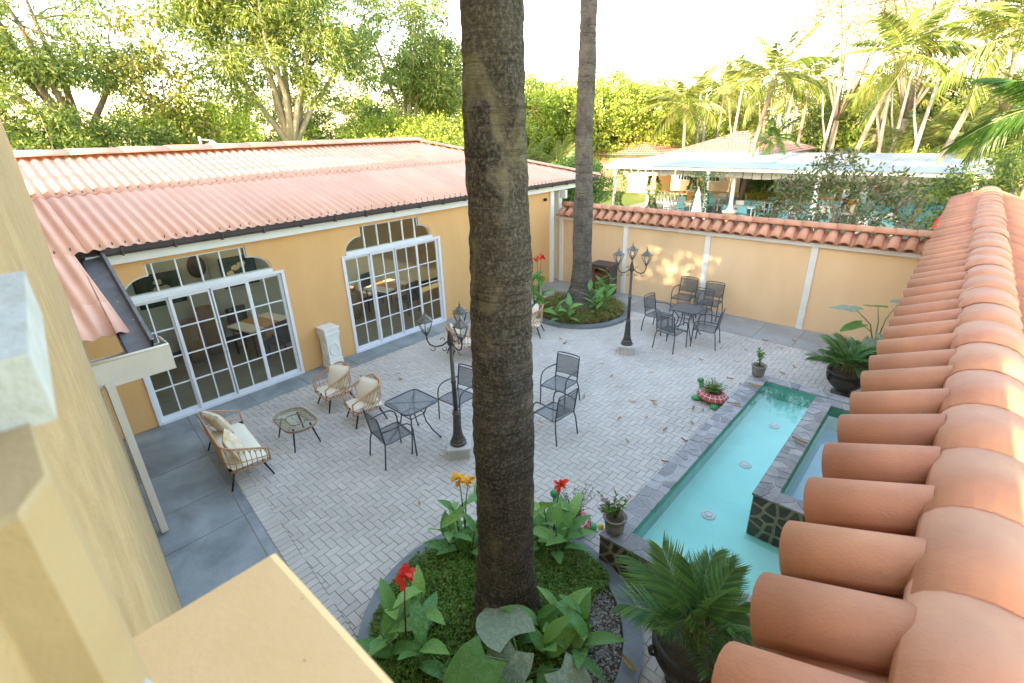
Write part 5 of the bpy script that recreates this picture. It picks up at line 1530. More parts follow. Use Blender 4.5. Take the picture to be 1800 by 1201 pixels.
def areca(label, loc, n, L, seed, leaflen=0.26, lean=0.9):
    random.seed(seed)
    t = thing('areca_palm', label, 'palm', loc)
    mats_ = [frond_mesh('frond', 'lf_areca', L=L, nleaf=34, leaflen=leaflen, droop=dd, wl=0.020, curl=cu, start=0.28, rise=rr, vshape=0.5, thick=0.009) for dd, cu, rr in ((0.35, .25, .35), (0.55, .45, .45), (0.75, .35, .4))]
    for k in range(n):
        a = k*2.399+random.uniform(-.3, .3)
        el = -random.uniform(0.45, 1.2)*min(lean, 1.1) if k > 3 else -random.uniform(1.0, 1.4)
        o = link('frond', mats_[k % 3], t, (math.cos(a)*0.05, math.sin(a)*0.05, 0.05))
        o.rotation_euler = (random.uniform(-.5, .5), el, a)
        s_ = random.uniform(.7, 1.08); o.scale = (s_, s_, s_)
    for k in range(7):
        a = k*0.9
        MB().tube([(math.cos(a)*0.08, math.sin(a)*0.08, -0.03), (math.cos(a)*0.07, math.sin(a)*0.07, 0.22)], [0.013, 0.008], 6).build('cane', 'frond_rib', t)
    random.seed(seed+50)
    return t
urn('dark carved stone urn in the foreground holding a palm, partly under the roof tiles', (-0.93, 3.32, 0), 0.36, 0.60)
areca('feathery palm growing in the foreground urn', (-0.93, 3.32, 0.56), 20, 0.76, 31, 0.22, 1.1)
urn('dark carved stone urn with a meander band behind the pool, holding a small palm', (-1.00, 10.36, 0), 0.33, 0.52)
areca('small bushy palm in the urn behind the pool', (-1.00, 10.36, 0.48), 30, 0.66, 41, 0.20, 1.25)
urn('dark carved stone urn behind the other at the foot of the end wall, holding taro', (-0.80, 11.70, 0), 0.36, 0.55)
taro((-0.80, 11.70), 0.50, [(170, .45, .75, .52, .05, 0, 'lf_taro'), (120, .25, .85, .45, -.1, 0, 'lf_taro_green'), (200, .30, .55, .42, -.3, 10, 'lf_taro_green'), (60, .35, .95, .45, .1, 0, 'lf_taro'), (-60, .25, .45, .42, -.6, 0, 'lf_taro'), (-100, .18, .3, .36, -.9, 0, 'lf_taro')], 'taro with big blue-green leaves in the farther urn')

# ------------------------------------------------------------------ turtle planters
def turtle(label, loc, rz):
    t = thing('turtle_planter', label, 'planter', loc, rz)
    mb = MB()
    body = []
    mb.lathe([(0.01, 0.05), (0.20, 0.06), (0.235, 0.10), (0.20, 0.15)], 24)
    mb.v = [(x*1.15, y*0.9, z) for x, y, z in mb.v]
    mb.tube([(0.20, 0, 0.11), (0.27, 0, 0.16), (0.29, 0, 0.24), (0.295, 0, 0.29)], [0.06, 0.05, 0.042, 0.04], 12)
    mb.tube([(0.265, 0, 0.30), (0.285, 0, 0.305), (0.33, 0, 0.30), (0.365, 0, 0.285), (0.38, 0, 0.28)], [0.03, 0.058, 0.06, 0.04, 0.015], 12)
    mb.build('body', 'turtle_green', t)
    for sx, sy in ((0.17, 0.17), (0.17, -0.17), (-0.17, 0.15), (-0.17, -0.15)):
        f = MB().lathe([(0.02, 0), (0.07, 0.008), (0.085, 0.04), (0.07, 0.075), (0.02, 0.09)], 14); f.v = [(x*1.2, y*.85, z) for x, y, z in f.v]
        f.build('foot', 'turtle_green', t, loc=(sx*1.15, sy*1.15, 0), rot=(0, 0, math.atan2(sy, sx)))
    sh = MB().lathe([(0.245, 0.10), (0.275, 0.105), (0.28, 0.12), (0.23, 0.17), (0.175, 0.21), (0.15, 0.215), (0.14, 0.19)], 28, cap=False)
    sh.v = [(x*1.1, y*.92, z) for x, y, z in sh.v]; sh.build('shell', 'turtle_red', t)
    MB().add([(0.15*1.1*math.cos(2*PI*k/16), 0.15*.92*math.sin(2*PI*k/16), 0.195) for k in range(16)], [tuple(range(16))]).build('soil', 'soil', t)
    for k in range(16):
        a = 2*PI*k/16
        pts = [((r)*1.1*math.cos(a+o), (r)*.92*math.sin(a+o), z+0.003) for r, z, o in ((0.278, 0.122, 0), (0.23, 0.171, 0.0), (0.178, 0.209, 0.0))]
        MB().tube(pts, 0.0055, 4).build('shell_line', 'white', t)
    q = [((0.23)*1.1*math.cos(2*PI*k/28), 0.23*.92*math.sin(2*PI*k/28), 0.174) for k in range(28)]
    MB().tube(q, 0.0055, 4, closed=True).build('shell_line', 'white', t)
    for s in (-1, 1): MB().lathe([(0.001, 0), (0.009, 0.003), (0.009, 0.012), (0.001, 0.015)], 8).build('eye', 'black', t, loc=(0.345, s*0.045, 0.305))
    return t
turtle('green turtle planter with a red and white shell on the pavers by the pool', (-2.78, 8.60, 0), R(160))
twiggy('moss_rose', 'fine leaved plant with a violet flower spilling from the turtle planter by the pool', (-2.78, 8.60, 0.19), 60, 0.20, 0.30, 0.035, 'lf_cover', 'petal_pink', 1, seed=17, leafW=0.008, per=26)
turtle('turtle planter with a pink shell mostly hidden behind the red canna', (-2.95, 4.26, 0), R(165))
twiggy('moss_rose', 'spindly plant with violet flowers in the turtle planter behind the red canna', (-2.88, 4.26, 0.19), 34, 0.42, 0.30, 0.035, 'lf_bush', 'petal_pink', 5, seed=19, leafW=0.01, per=20)
random.seed(23)

# ------------------------------------------------------------------ fallen leaves
FL = [(-8.44, 5.58), (-8.15, 5.43), (-4.81, 3.26), (-5.27, 8.72), (-4.78, 8.32), (-4.23, 9.0), (-4.71, 7.2), (-3.63, 7.93), (-3.91, 7.65), (-3.79, 6.94), (-3.44, 7.29), (-3.33, 6.42), (-4.82, 6.0), (-2.86, 5.24), (-3.66, 10.21), (-3.56, 11.09), (-3.1, 11.4), (-2.7, 11.19), (-2.92, 12.18), (-3.04, 10.63), (-2.85, 9.7), (-2.61, 9.57), (-2.76, 8.13), (-2.93, 8.09), (-2.74, 7.62), (-3.55, 7.8), (-6.82, 9.28), (-6.56, 9.12), (-7.48, 9.2), (-1.94, 11.91), (-1.72, 11.52), (-1.58, 12.08), (-2.6, 7.02), (-3.01, 7.12), (-2.4, 12.59), (-1.86, 12.58), (-2.52, 11.98), (-2.1, 10.6), (-2.45, 10.3), (-2.0, 11.1), (-2.6, 6.3), (-5.9, 12.4)]
lv = []
for k in range(4):
    V, F = [], []
    for i in range(7):
        f = i/6; wv = 0.5*math.sin(PI*min(.98, f+.02))**0.8*0.032
        for j, s_ in enumerate((-1, 0, 1)): V.append((0.14*(f-.5), s_*wv, 0.012+0.018*abs(s_)*(1 if k % 2 else -0.3)+0.03*(k/3)*(f-.5)**2*4))
    for i in range(6):
        for j in range(2): a = i*3+j; F.append((a, a+3, a+4, a+1))
    me = bpy.data.meshes.new('leaf'); me.from_pydata(V, [], F); me.materials.append(M['lf_fallen']); lv.append(me)
def fallen(x, y, z, s=1.0):
    o = link('fallen_leaf', lv[random.randrange(4)], None, (x, y, z), rot=(random.uniform(-.1, .1), random.uniform(-.1, .1), random.uniform(0, 6.28)))
    sc = s*random.uniform(.75, 1.15); o.scale = (sc, sc*random.uniform(.8, 1.2), sc)
    tag(o, 'dry yellow brown leaf lying on the courtyard paving', 'leaf', 'fallen leaves on the paving')
for x, y in FL: fallen(x, y, 0.002)
for lab, x, y, z in (('big yellow leaf lying on the curb of the near bed', -1.40, 3.05, 0.085), ('big yellow leaf lying below the near side of the pool', -1.42, 3.88, 0.005), ('yellow leaf on the front of the near bed', -2.55, 1.62, 0.14),
                     ('yellow leaf on the pool coping by the turtle', -2.2, 7.9, ZC+.03), ('yellow leaf on the stone divide of the pools', -1.0, 6.9, ZI+.03), ('leaf lying on the far pool coping', -2.15, 8.8, ZC+.03)):
    o = link('fallen_leaf', lv[1], None, (x, y, z), rot=(0, 0, random.uniform(0, 6.28))); o.scale = (1.5, 1.5, 1); tag(o, lab, 'leaf')
for k in range(14):
    a = random.uniform(-0.3, 0.5); r = random.uniform(.42, .75)
    o = link('fallen_leaf', lv[k % 4], None, (PC1[0]+math.cos(a)*r, PC1[1]+math.sin(a)*r, 0.17), rot=(random.uniform(-.4, .4), random.uniform(-.4, .4), random.uniform(0, 6.3)))
    tag(o, 'brown dead leaf in the litter at the foot of the big palm', 'leaf', 'dead leaves at the foot of the big palm')

# ------------------------------------------------------------------ beyond the walls
def tree(name, label, base, H, crown, m, bark='bark', tr=0.22, nclump=240, per=70, cr=0.55, L=0.17, W=0.05, droop=0.35, lean=(0, 0), forks=5, seed=1, cat='tree', group=None, fork_h=0.35, branches=60):
    """crown: list of ellipsoids (dx, dy, z, rx, ry, rz)"""
    rg = np.random.default_rng(seed); random.seed(seed)
    t = thing(name, label, cat, base, 0, group)
    tr_ = MB()
    fz = H*fork_h
    fork = Vector((lean[0]*0.5, lean[1]*0.5, fz))
    tr_.tube([(0, 0, -0.3), (lean[0]*.1, lean[1]*.1, fz*.4), tuple(fork)], [tr*1.25, tr, tr*0.85], 10)
    C = []
    for k in range(nclump):
        e_ = crown[rg.integers(len(crown))]
        while True:
            p = rg.uniform(-1, 1, 3)
            d = np.linalg.norm(p)
            if 0.45 < d < 1: break
        C.append((e_[0]+p[0]*e_[3], e_[1]+p[1]*e_[4], e_[2]+p[2]*e_[5]))
    C = np.array(C)
    nodes = [fork]
    for k in range(forks):
        e_ = crown[k % len(crown)]
        a = 2*PI*k/forks+random.uniform(-.4, .4)
        end = Vector((e_[0]+math.cos(a)*e_[3]*0.55, e_[1]+math.sin(a)*e_[4]*0.55, e_[2]+e_[5]*random.uniform(-.2, .5)))
        mid1 = fork.lerp(end, 0.35)+Vector((random.uniform(-.3, .3), random.uniform(-.3, .3), random.uniform(-.1, .4)))*H*0.05
        mid2 = fork.lerp(end, 0.7)+Vector((random.uniform(-.3, .3), random.uniform(-.3, .3), random.uniform(-.1, .5)))*H*0.05
        tr_.tube([tuple(fork), tuple(mid1), tuple(mid2), tuple(end)], [tr*0.6, tr*0.42, tr*0.26, tr*0.1], 7)
        nodes += [mid1, mid2, end]
    nd = np.array([tuple(v) for v in nodes])
    for k in range(min(branches, nclump)):
        c = C[k]; i = np.argmin(np.linalg.norm(nd-c, axis=1)); a = nd[i]
        md = (a+c)/2+rg.normal(0, .12, 3)
        tr_.tube([tuple(a), tuple(md), tuple(c)], [tr*0.16, tr*0.10, 0.012], 4)
    tr_.build('trunk', bark, t)
    off = rg.normal(0, 1, (nclump, per, 3)); off /= np.linalg.norm(off, axis=2, keepdims=True)
    rad = rg.uniform(0.15, 1, (nclump, per, 1))**0.6*cr*rg.uniform(.6, 1.25, (nclump, 1, 1))
    P = C[:, None, :]+off*rad*np.array([1, 1, 0.75])
    D = off+rg.normal(0, .5, off.shape); D[:, :, 2] -= droop*1.5
    P = P.reshape(-1, 3); D = D.reshape(-1, 3)
    V, F = leaves_geo(P, D, L*rg.uniform(.7, 1.25, len(P)), W)
    np_mesh('crown', V, F, m, t)
    random.seed(seed+999)
    return t
def coconut(label, base, H, lean, m='lf_palm_y', n=20, L=2.6, seed=1, group='coconut palms beyond the pavilion', me=None, rk=0.13):
    random.seed(seed)
    t = thing('coconut_palm', label, 'palm tree', base, 0, group)
    pts = [(lean[0]*f**1.6, lean[1]*f**1.6, H*f) for f in (0, .15, .3, .45, .6, .75, .9, 1)]
    MB().tube(pts, [rk*1.5, rk*1.1, rk, rk*.95, rk*.9, rk*.85, rk*.9, rk*1.3], 10).build('trunk', 'bark', t)
    top = Vector(pts[-1])
    for k in range(n):
        f = k/n
        a = k*2.399+random.uniform(-.2, .2)
        el = -R(75)+R(120)*f+random.uniform(-.15, .15)
        o = link('frond', me[k % len(me)], t, (top.x+math.cos(a)*.08, top.y+math.sin(a)*.08, top.z))
        o.rotation_euler = (random.uniform(-.7, .7), el, a)
        s_ = random.uniform(.8, 1.1)*L/2.6; o.scale = (s_, s_, s_)
    for k in range(6):
        a = k*1.05
        MB().lathe([(0.01, -0.12), (0.09, -0.05), (0.1, 0.03), (0.02, 0.12)], 8).build('coconut', 'frond_rib', t, loc=(top.x+.17*math.cos(a), top.y+.17*math.sin(a), top.z-0.22))
    random.seed(seed+999)
    return t
coco = [frond_mesh('frond', 'lf_palm_y', L=2.6, nleaf=34, leaflen=0.62, droop=dd, wl=0.055, curl=cu, start=0.15, rise=0.25, vshape=0.4, thick=0.03) for dd, cu in ((0.35, .5), (0.55, .75), (0.75, .9))]
dark = [frond_mesh('frond', 'lf_palm_d', L=2.6, nleaf=40, leaflen=0.62, droop=dd, wl=0.055, curl=cu, start=0.12, rise=0.25, vshape=0.4, thick=0.03) for dd, cu in ((0.45, .5), (0.65, .75), (0.85, .95))]
coconut('coconut palm with a straight trunk, leftmost behind the white roof', az(113.9, 42), 6.2, (-0.3, 0.2), seed=2, me=coco, L=2.9)
coconut('small coconut palm in the back row left of centre behind the white roof', az(111.0, 52), 7.4, (0.3, 0), seed=3, me=coco, L=3.0)
coconut('coconut palm leaning right above the red roofed house', az(108.0, 34), 6.9, (0.9, 0), seed=4, me=coco, L=2.7)
coconut('tall coconut palm with the fullest crown behind the middle of the white roof', az(99.7, 33), 7.6, (1.6, 0), seed=5, me=coco, L=2.7, n=24)
coconut('coconut palm leaning right with the tallest crown at the right', az(93.6, 30), 7.6, (1.5, 0), seed=6, me=coco, L=2.4, n=22)
coconut('coconut palm far back between the two fullest palms', az(103.8, 48), 7.6, (0.2, 0), seed=8, me=coco, L=2.6)
coconut('coconut palm with bare pale trunk in the far row at the centre right', az(98.2, 46), 6.2, (0.6, 0), seed=9, me=coco, L=2.6)
coconut('dark green palm hanging over the right edge of the picture', az(86.9, 17), 4.9, (-0.1, 0), m='lf_palm_d', seed=7, me=dark, L=1.6, n=30, rk=0.12)
coconut('low dark palm crown behind the white roof beside the red roofed house', az(105.9, 36), 3.9, (0, 0), seed=12, me=dark, L=1.5, n=16)
coconut('young yellow palm standing behind the hall roof at the far left', az(171.8, 26), 3.4, (0, 0), seed=13, me=coco, L=2.4, n=14)
coconut('young palm showing its fronds above the middle of the hall roof', az(158.8, 30), 3.6, (0, 0), seed=14, me=coco, L=1.9, n=12)
coconut('bushy yellow palm between the two palm trunks', az(130.0, 38), 2.6, (0, 0), seed=15, me=coco, L=2.6, n=16)
coconut('bushy yellow palm right behind the hall corner', az(126.8, 36), 2.3, (0, 0), seed=16, me=coco, L=2.4, n=16)
for k, (a_, d_, h_) in enumerate(((94.8, 42, 3.4), (97.0, 46, 3.2), (92.0, 40, 3.6), (89.8, 34, 3.2))):
    coconut(['leafy yellow palm low behind the right half of the white roof', 'second leafy yellow palm low behind the white roof', 'leafy palm low near the right edge behind the roof', 'leafy palm low beneath the dark palm at the right edge'][k], az(a_, d_), h_, (0.2, 0), seed=30+k, me=coco, L=2.3, n=16)

# big broadleaved trees behind the hall
tree('mango_tree', 'large dark green mango tree with open limbs at the far left', az(172.3, 27), 12, [(0, 0, 9.6, 3.2, 3.4, 3.0), (0.5, 1.2, 7.4, 2.2, 2.8, 0.9), (-1, -2.0, 9.6, 2.5, 2.4, 3.2)], 'lf_mango', tr=0.28, nclump=135, per=150, cr=0.72, L=0.23, W=0.062, lean=(1.2, 2), seed=51, forks=7, fork_h=0.38)
tree('mango_tree', 'large bright mango tree with several pale trunks behind the middle of the hall roof', az(153.8, 27), 13, [(0, 0, 9.0, 3.0, 3.4, 3.1), (1.0, 1.8, 8.4, 2.4, 2.4, 2.6), (-1.0, -1.6, 9.0, 2.4, 2.2, 2.5), (0, 0, 11.0, 3, 3, 2.2)], 'lf_mango', bark='bark_pale', tr=0.30, nclump=225, per=175, cr=0.75, L=0.23, W=0.062, seed=52, forks=9, fork_h=0.33)
tree('mango_tree', 'bright mango tree whose crown meets the big palm trunk', az(142.6, 31), 13, [(0, 0, 9.2, 3.0, 3.0, 3.3), (1.0, 1.6, 7.6, 2.0, 2.2, 1.8)], 'lf_mango', bark='bark_pale', tr=0.26, nclump=185, per=165, cr=0.75, L=0.24, W=0.065, seed=53, forks=6)
tree('thin_tree', 'thin pale tree with sparse yellow leaves between the two dark mango crowns', az(163.8, 26), 9, [(0, 0, 7.2, 1.5, 1.7, 2.2), (0.2, 0.4, 4.8, 1.3, 1.3, 1.2)], 'lf_yellow', bark='bark_pale', tr=0.13, nclump=95, per=45, cr=0.5, L=0.19, W=0.10, seed=54, branches=95, fork_h=0.55)
tree('leaning_tree', 'low tree with a pale leaning trunk at the extreme left above the roof', az(175.5, 25), 8, [(-1, -1, 6.2, 3, 3, 2.6)], 'lf_mango', bark='bark_pale', tr=0.24, nclump=130, per=75, cr=0.55, L=0.22, W=0.06, lean=(-1.5, -3.5), seed=55)
def shrub(lab, a_, d_, z, r, h, m, seed, n=110, L=0.16, W=0.07, cr=0.5, group='shrubs behind the hall and the pavilion'):
    return tree('shrub', lab, az(a_, d_), z+h*0.4, [(0, 0, z, r, r, h)], m, tr=0.09, nclump=n, per=70, cr=cr, L=L, W=W, droop=0.15, seed=seed, cat='shrub', group=group, branches=10, fork_h=0.4)
shrub('dark green shrub filling the gap under the left mango tree', 172.5, 23, 4.2, 2.4, 2.0, 'lf_mid', 61)
shrub('dark shrub right of the yellow palm at the left', 168.0, 24, 4.0, 2.4, 1.8, 'lf_mid', 62)
shrub('yellow green shrub under the thin tree', 165.0, 27, 4.4, 2.4, 2.2, 'lf_bright', 63)
shrub('mixed green shrub right of the thin tree', 160.5, 27, 4.4, 2.6, 2.2, 'lf_bright', 64)
shrub('green shrub at the foot of the pale trunks', 156.5, 33, 5.4, 3.4, 2.4, 'lf_mid', 65)
shrub('green shrub below the middle mango tree', 150.5, 34, 5.4, 3.4, 2.6, 'lf_mid', 66)
shrub('feathery light green shrub behind the hall ridge end', 144.5, 29, 4.0, 2.6, 2.1, 'lf_bright', 67)
shrub('feathery light green shrub touching the big palm trunk', 140.0, 27, 3.6, 2.4, 1.9, 'lf_bright', 68)
shrub('dense green shrub behind the hall ridge end', 147.0, 35, 4.4, 3.2, 2.6, 'lf_mid', 69, 150)
shrub('deep green mass behind the ridge end left of the palm trunk', 142.0, 38, 4.8, 3.4, 3.0, 'lf_mid', 70, 150)
# rounded bright tree row between the trunks and to the right
for k, (a_, d_, z_, r_, h_, lab) in enumerate(((131.5, 44, 5.6, 4.2, 3.4, 'rounded bright green tree just right of the big palm trunk'), (127.0, 46, 5.0, 4.0, 3.4, 'rounded bright green tree between the two palm trunks'),
    (122.0, 46, 5.4, 4.2, 3.4, 'rounded bright green tree right of the far palm trunk'), (117.6, 48, 5.0, 4.0, 3.4, 'rounded bright green tree left of the coconut palms'))):
    tree('round_tree', lab, az(a_, d_), 9, [(0, 0, z_, r_, r_, h_)], 'lf_bright', tr=0.25, nclump=330, per=60, cr=0.6, L=0.26, W=0.13, droop=0.0, seed=80+k, group='rounded bright trees far behind', branches=30)
for k, (a_, d_, z_, r_, h_, m_, lab) in enumerate(((112, 60, 4.5, 4, 3.5, 'lf_bright', 'hazy green tree behind the leftmost coconut palms'), (107, 60, 5.0, 4.5, 4.0, 'lf_yellow', 'sparse yellow tree behind the coconut palms'), (101.5, 58, 4.5, 4.2, 3.6, 'lf_mid', 'darker green tree behind the fullest coconut palm'),
    (96.5, 55, 4.6, 4.2, 3.5, 'lf_bright', 'green tree far back at the right between palm trunks'), (91.8, 50, 4.5, 4.2, 3.5, 'lf_mid', 'green tree far back near the right edge'), (87.5, 44, 4.2, 4.2, 3.8, 'lf_mid', 'dark green tree at the right edge behind the dark palm'), (136.5, 46, 5.0, 4.2, 3.4, 'lf_bright', 'bright tree hidden mostly by the big palm trunk'))):
    tree('background_tree', lab, az(a_, d_), 9, [(0, 0, z_, r_, r_, h_)], m_, bark='bark_pale', tr=0.2, nclump=170, per=60, cr=0.75, L=0.3, W=0.13, droop=0.0, seed=90+k, group='trees far behind', branches=50)
for k, (a_, d_, z_, r_, h_, n_, m_, lab) in enumerate(((96.0, 44, 12.0, 6.0, 3.6, 210, 'lf_dry', 'large half bare tree with pale twigs at the upper right'), (90.0, 42, 12.0, 5.5, 4.2, 240, 'lf_dry', 'large half bare tree with crooked branches at the right edge'), (101.0, 46, 11.4, 4.2, 1.8, 90, 'lf_yellow', 'spreading tree with flat olive crown reaching left at the upper right'),
    (110.5, 60, 8.6, 4.8, 1.8, 70, 'lf_yellow', 'thin flat-topped tree behind the left coconut palms'))):
    tree('bare_tree', lab, az(a_, d_), 12, [(0, 0, z_, r_, r_, h_)], m_, bark='bark', tr=0.20, nclump=n_, per=34, cr=0.8, L=0.24, W=0.08, droop=0.0, seed=110+k, branches=n_, forks=8, fork_h=0.4)
# slender pale trunks behind the roof
for k, (a_, d_) in enumerate(((112.7, 50), (112.1, 51), (109.6, 45), (106.6, 48), (106.0, 50), (105.2, 47), (104.6, 49), (101.8, 44), (97.2, 40), (96.4, 42), (95.0, 38))):
    t = thing('slender_tree', 'slender pale bare trunk standing behind the white roof', 'tree', az(a_, d_), 0, 'slender pale trunks behind the white roof')
    ln = random.uniform(-.5, .6)
    MB().tube([(0, 0, -.2), (ln*.3, 0, 3), (ln, 0, 7.5)], [0.14, 0.12, 0.06], 7).build('trunk', 'bark_pale', t)
    MB().tube([(ln*.4, 0, 3.4), (ln*.4-.5, .2, 5), (ln*.4-.8, .3, 6.6)], [0.08, 0.06, 0.02], 6).build('limb', 'bark_pale', t)
    
# shrub right behind the end wall
tree('guava_tree', 'leafy small tree with brown branches right behind the end wall', (-2.4, 15.4, 0), 4.2, [(0.1, 0, 2.75, 1.7, 1.0, 1.0), (-1.3, 0.2, 2.4, 1.2, .8, .6), (1.2, 0, 2.3, 1.2, .8, .8), (-0.3, 0, 3.7, .55, .5, .5), (-1.15, 0, 3.2, .5, .5, .3), (0.9, 0, 3.3, .6, .5, .35)], 'lf_bush', tr=0.06, nclump=230, per=15, cr=0.26, L=0.12, W=0.06, droop=0.05, seed=130, branches=220, forks=8, fork_h=0.3)
shrub('green creeper shrub beside the left end of the white roofed pavilion', 124.4, 24.5, 2.3, 1.3, 1.3, 'lf_vine', 131, 150, 0.11, 0.06, 0.35)
shrub('green shrub behind the far palm trunk near the hall corner', 125.6, 26, 2.0, 1.3, 1.3, 'lf_vine', 134, 130, 0.11, 0.06, 0.35)
shrub('green shrub with yellow flowers beyond the pavilion columns', 104.8, 36, 1.5, 1.9, 1.2, 'lf_vine', 132, 120, 0.14, 0.07, 0.4)
shrub('bright yellow shrub by the pavilion balustrade', 105.9, 33.5, 0.7, 0.9, 0.45, 'lf_yellow', 133, 50, 0.12, 0.07, 0.3)
shrub('dark green hedge mass at the right edge behind the wall', 88.8, 26, 1.9, 2.0, 1.9, 'lf_mid', 135, 120)
shrub('green hedge mass seen under the right end of the white roof', 93.0, 40, 1.9, 3.0, 1.4, 'lf_bright', 136, 120)
# unseen trees added behind the hotel to dapple and block the sun
tree('added_shade_tree', 'tree added behind the hotel wall to break up the sun on the ridge tiles, outside the view to the right', (2.4, -7.5, 0), 9, [(-0.3, 0, 9.3, 2.9, 2.0, 1.7)], 'lf_mid', tr=0.2, nclump=190, per=50, cr=0.5, L=0.24, W=0.12, seed=140)
tree('added_shade_tree', 'tree added behind the hotel to dapple the sun patch on the end wall, outside the view', (-5.4, -7.4, 0), 10, [(0, 0, 8.3, 2.6, 1.8, 1.5)], 'lf_mid', tr=0.2, nclump=150, per=38, cr=0.5, L=0.24, W=0.12, seed=141)

tree('added_shade_tree', 'tree added behind the hotel at the hall side to shade part of the hall roof, outside the view', (-13.0, -8.0, 0), 12, [(0, 0, 11.9, 1.9, 1.5, 2.0)], 'lf_mid', tr=0.2, nclump=170, per=45, cr=0.5, L=0.24, W=0.12, seed=142)

# distant paving, swimming pool
MB().box(-17, 1.5, 20, 34, -0.05, -0.02).build('terrace_floor', 'far_floor', kind='structure')
MB().box(-7.5, 2.5, 34.2, 50, -0.05, -0.024).build('pool_deck', 'paving_pale', kind='structure')
MB().box(-5.6, 0.5, 33.0, 41, -0.019, -0.015).build('swimming_pool_water', 'swim', kind='structure')

# white roofed pavilion
pv = thing('pavilion', 'long open pavilion with a low white metal roof and white columns', 'pavilion', (-8, 30, 0))
def pvp(mb, name, m): return mb.build(name, m, pv, loc=(8, -30, 0))
Z0, Z1, YF, YB, XL, XR_ = 2.84, 3.06, 26.5, 36.0, -16.45, 0.32
npan = 14
for k in range(npan):
    xa = XL+(XR_-XL)*k/npan; xb = XL+(XR_-XL)*(k+1)/npan-0.02
    for (ya, yb) in ((YF-0.15, 30.6), (30.55, YB)):
        za, zb = [Z0+(Z1-Z0)*(y-YF)/(YB-YF)+(0.0 if ya < 30 else 0.012) for y in (ya, yb)]
        pvp(MB().add([(xa, ya, za), (xb, ya, za), (xb, yb, zb), (xa, yb, zb), (xa, ya, za-.02), (xb, ya, za-.02), (xb, yb, zb-.02), (xa, yb, zb-.02)], [(0, 1, 2, 3), (7, 6, 5, 4), (4, 5, 1, 0), (5, 6, 2, 1), (6, 7, 3, 2), (7, 4, 0, 3)]), 'roof_panel', 'metal_roof')
pvp(MB().box(XL, XR_, YF-0.05, YF+0.05, Z0-0.20, Z0-0.025), 'fascia', 'white')
pvp(MB().box(XL, XL+0.1, YF+0.05, YB, Z0-0.17, Z0-0.025), 'side_beam', 'white')
for k in range(9):
    y = YF+1+k*1.05
    pvp(MB().box(XL+0.1, XR_, y, y+0.06, Z0-0.12, Z0-0.03), 'purlin', 'white')
# woven reed ceiling strip hanging below the front edge
n_r = 36
for k in range(n_r):
    x0 = XL+0.6+(XR_-XL-0.9)*k/n_r
    pvp(MB().box(x0, x0+0.40, YF+0.5, YF+0.52, 2.30+0.03*math.sin(k), 2.62), 'reed_blind', 'reed') if 'reed' in M else None
def column(x, y, ped=0.0, h=2.68):
    z0 = ped
    if ped: pvp(MB().bbox(x-0.24, x+0.24, y-0.24, y+0.24, 0, ped-0.08, 0.01), 'column_plinth', 'yellow')
    pvp(MB().bbox(x-0.3, x+0.3, y-0.3, y+0.3, max(0, z0-0.079), z0+0.02, 0.02).lathe([(0.26, z0+0.02), (0.2, z0+0.08), (0.13, z0+0.16), (0.11, z0+0.3), (0.10, h-0.12), (0.16, h-0.03), (0.16, h)], 14, (x, y, 0)), 'column', 'white')
for (x, y, p) in ((-15.75, 26.6, 0), (-14.9, 29.1, 0.3), (-13.9, 33.3, 0.9), (-10.4, 26.6, 0.0), (-9.35, 27.4, 0.65), (-9.6, 33.3, 0.9), (-5.4, 26.6, 0.3), (-4.9, 33.3, 0.9), (-0.1, 26.6, 0.3)):
    column(x, y, p)
def balustrade(lab, x0, x1, y):
    t = thing('balustrade', lab, 'balustrade', ((x0+x1)/2, y, 0))
    c = (x0+x1)/2
    MB().box(x0-c, x1-c, -0.12, 0.12, 0, 0.12).build('base_rail', 'white', t)
    MB().box(x0-c-0.02, x1-c+0.02, -0.16, 0.16, 0.74, 0.86).build('top_rail', 'yellow', t)
    n_ = int((x1-x0)/0.22)
    b0 = MB().lathe([(0.06, 0.12), (0.07, 0.16), (0.045, 0.2), (0.085, 0.33), (0.075, 0.42), (0.035, 0.56), (0.05, 0.62), (0.065, 0.70), (0.065, 0.74)], 8).build('baluster', 'white', t)
    b0.location = (x0-c+0.11, 0, 0)
    for k in range(1, n_): link('baluster', b0.data, t, (x0-c+0.11+(x1-x0)*k/n_, 0, 0))
balustrade('white balustrade with yellow rail at the left of the pavilion, behind the vine column', -16.3, -14.15, 32.6)
balustrade('white balustrade with yellow rail across the middle of the pavilion', -13.4, -9.9, 33.3)
balustrade('white balustrade with yellow rail at the right of the pavilion', -9.2, -5.2, 33.3)
# vines climbing the columns
def vine(lab, x, y, z0, z1, r, n, seed, spread=0.0):
    rg = np.random.default_rng(seed)
    t = thing('vine', lab, 'vine', (x, y, 0), 0, 'vines climbing the pavilion columns')
    MB().tube([(0.1, -0.05, z0), (-0.05, -.1, (z0+z1)/2), (0.08, 0, z1)], 0.02, 5).build('stem', 'bark', t)
    a = rg.uniform(0, 2*PI, n); z = z0+(z1-z0)*rg.uniform(0, 1, n)
    rr = r*(0.6+0.5*np.sin(z*4+seed))*rg.uniform(.5, 1.1, n)+0.1
    sp = np.where(z > z1-0.35, rg.normal(0, 1, n)*spread, 0)
    P = np.stack([np.cos(a)*rr+sp, np.sin(a)*rr, z], 1); D = np.stack([np.cos(a), np.sin(a), rg.uniform(-.9, .3, n)], 1)
    V, F = leaves_geo(P, D, 0.12*rg.uniform(.7, 1.3, n), 0.09); np_mesh('leaves', V, F, 'lf_vine', t)
vine('green vine wrapped round the leftmost front column of the pavilion', -15.6, 26.7, 0.3, 2.75, 0.40, 900, 1, 0.9)
vine('green vine hanging beside the second column of the pavilion', -14.55, 29.0, 0.2, 2.8, 0.26, 900, 2, 0.5)
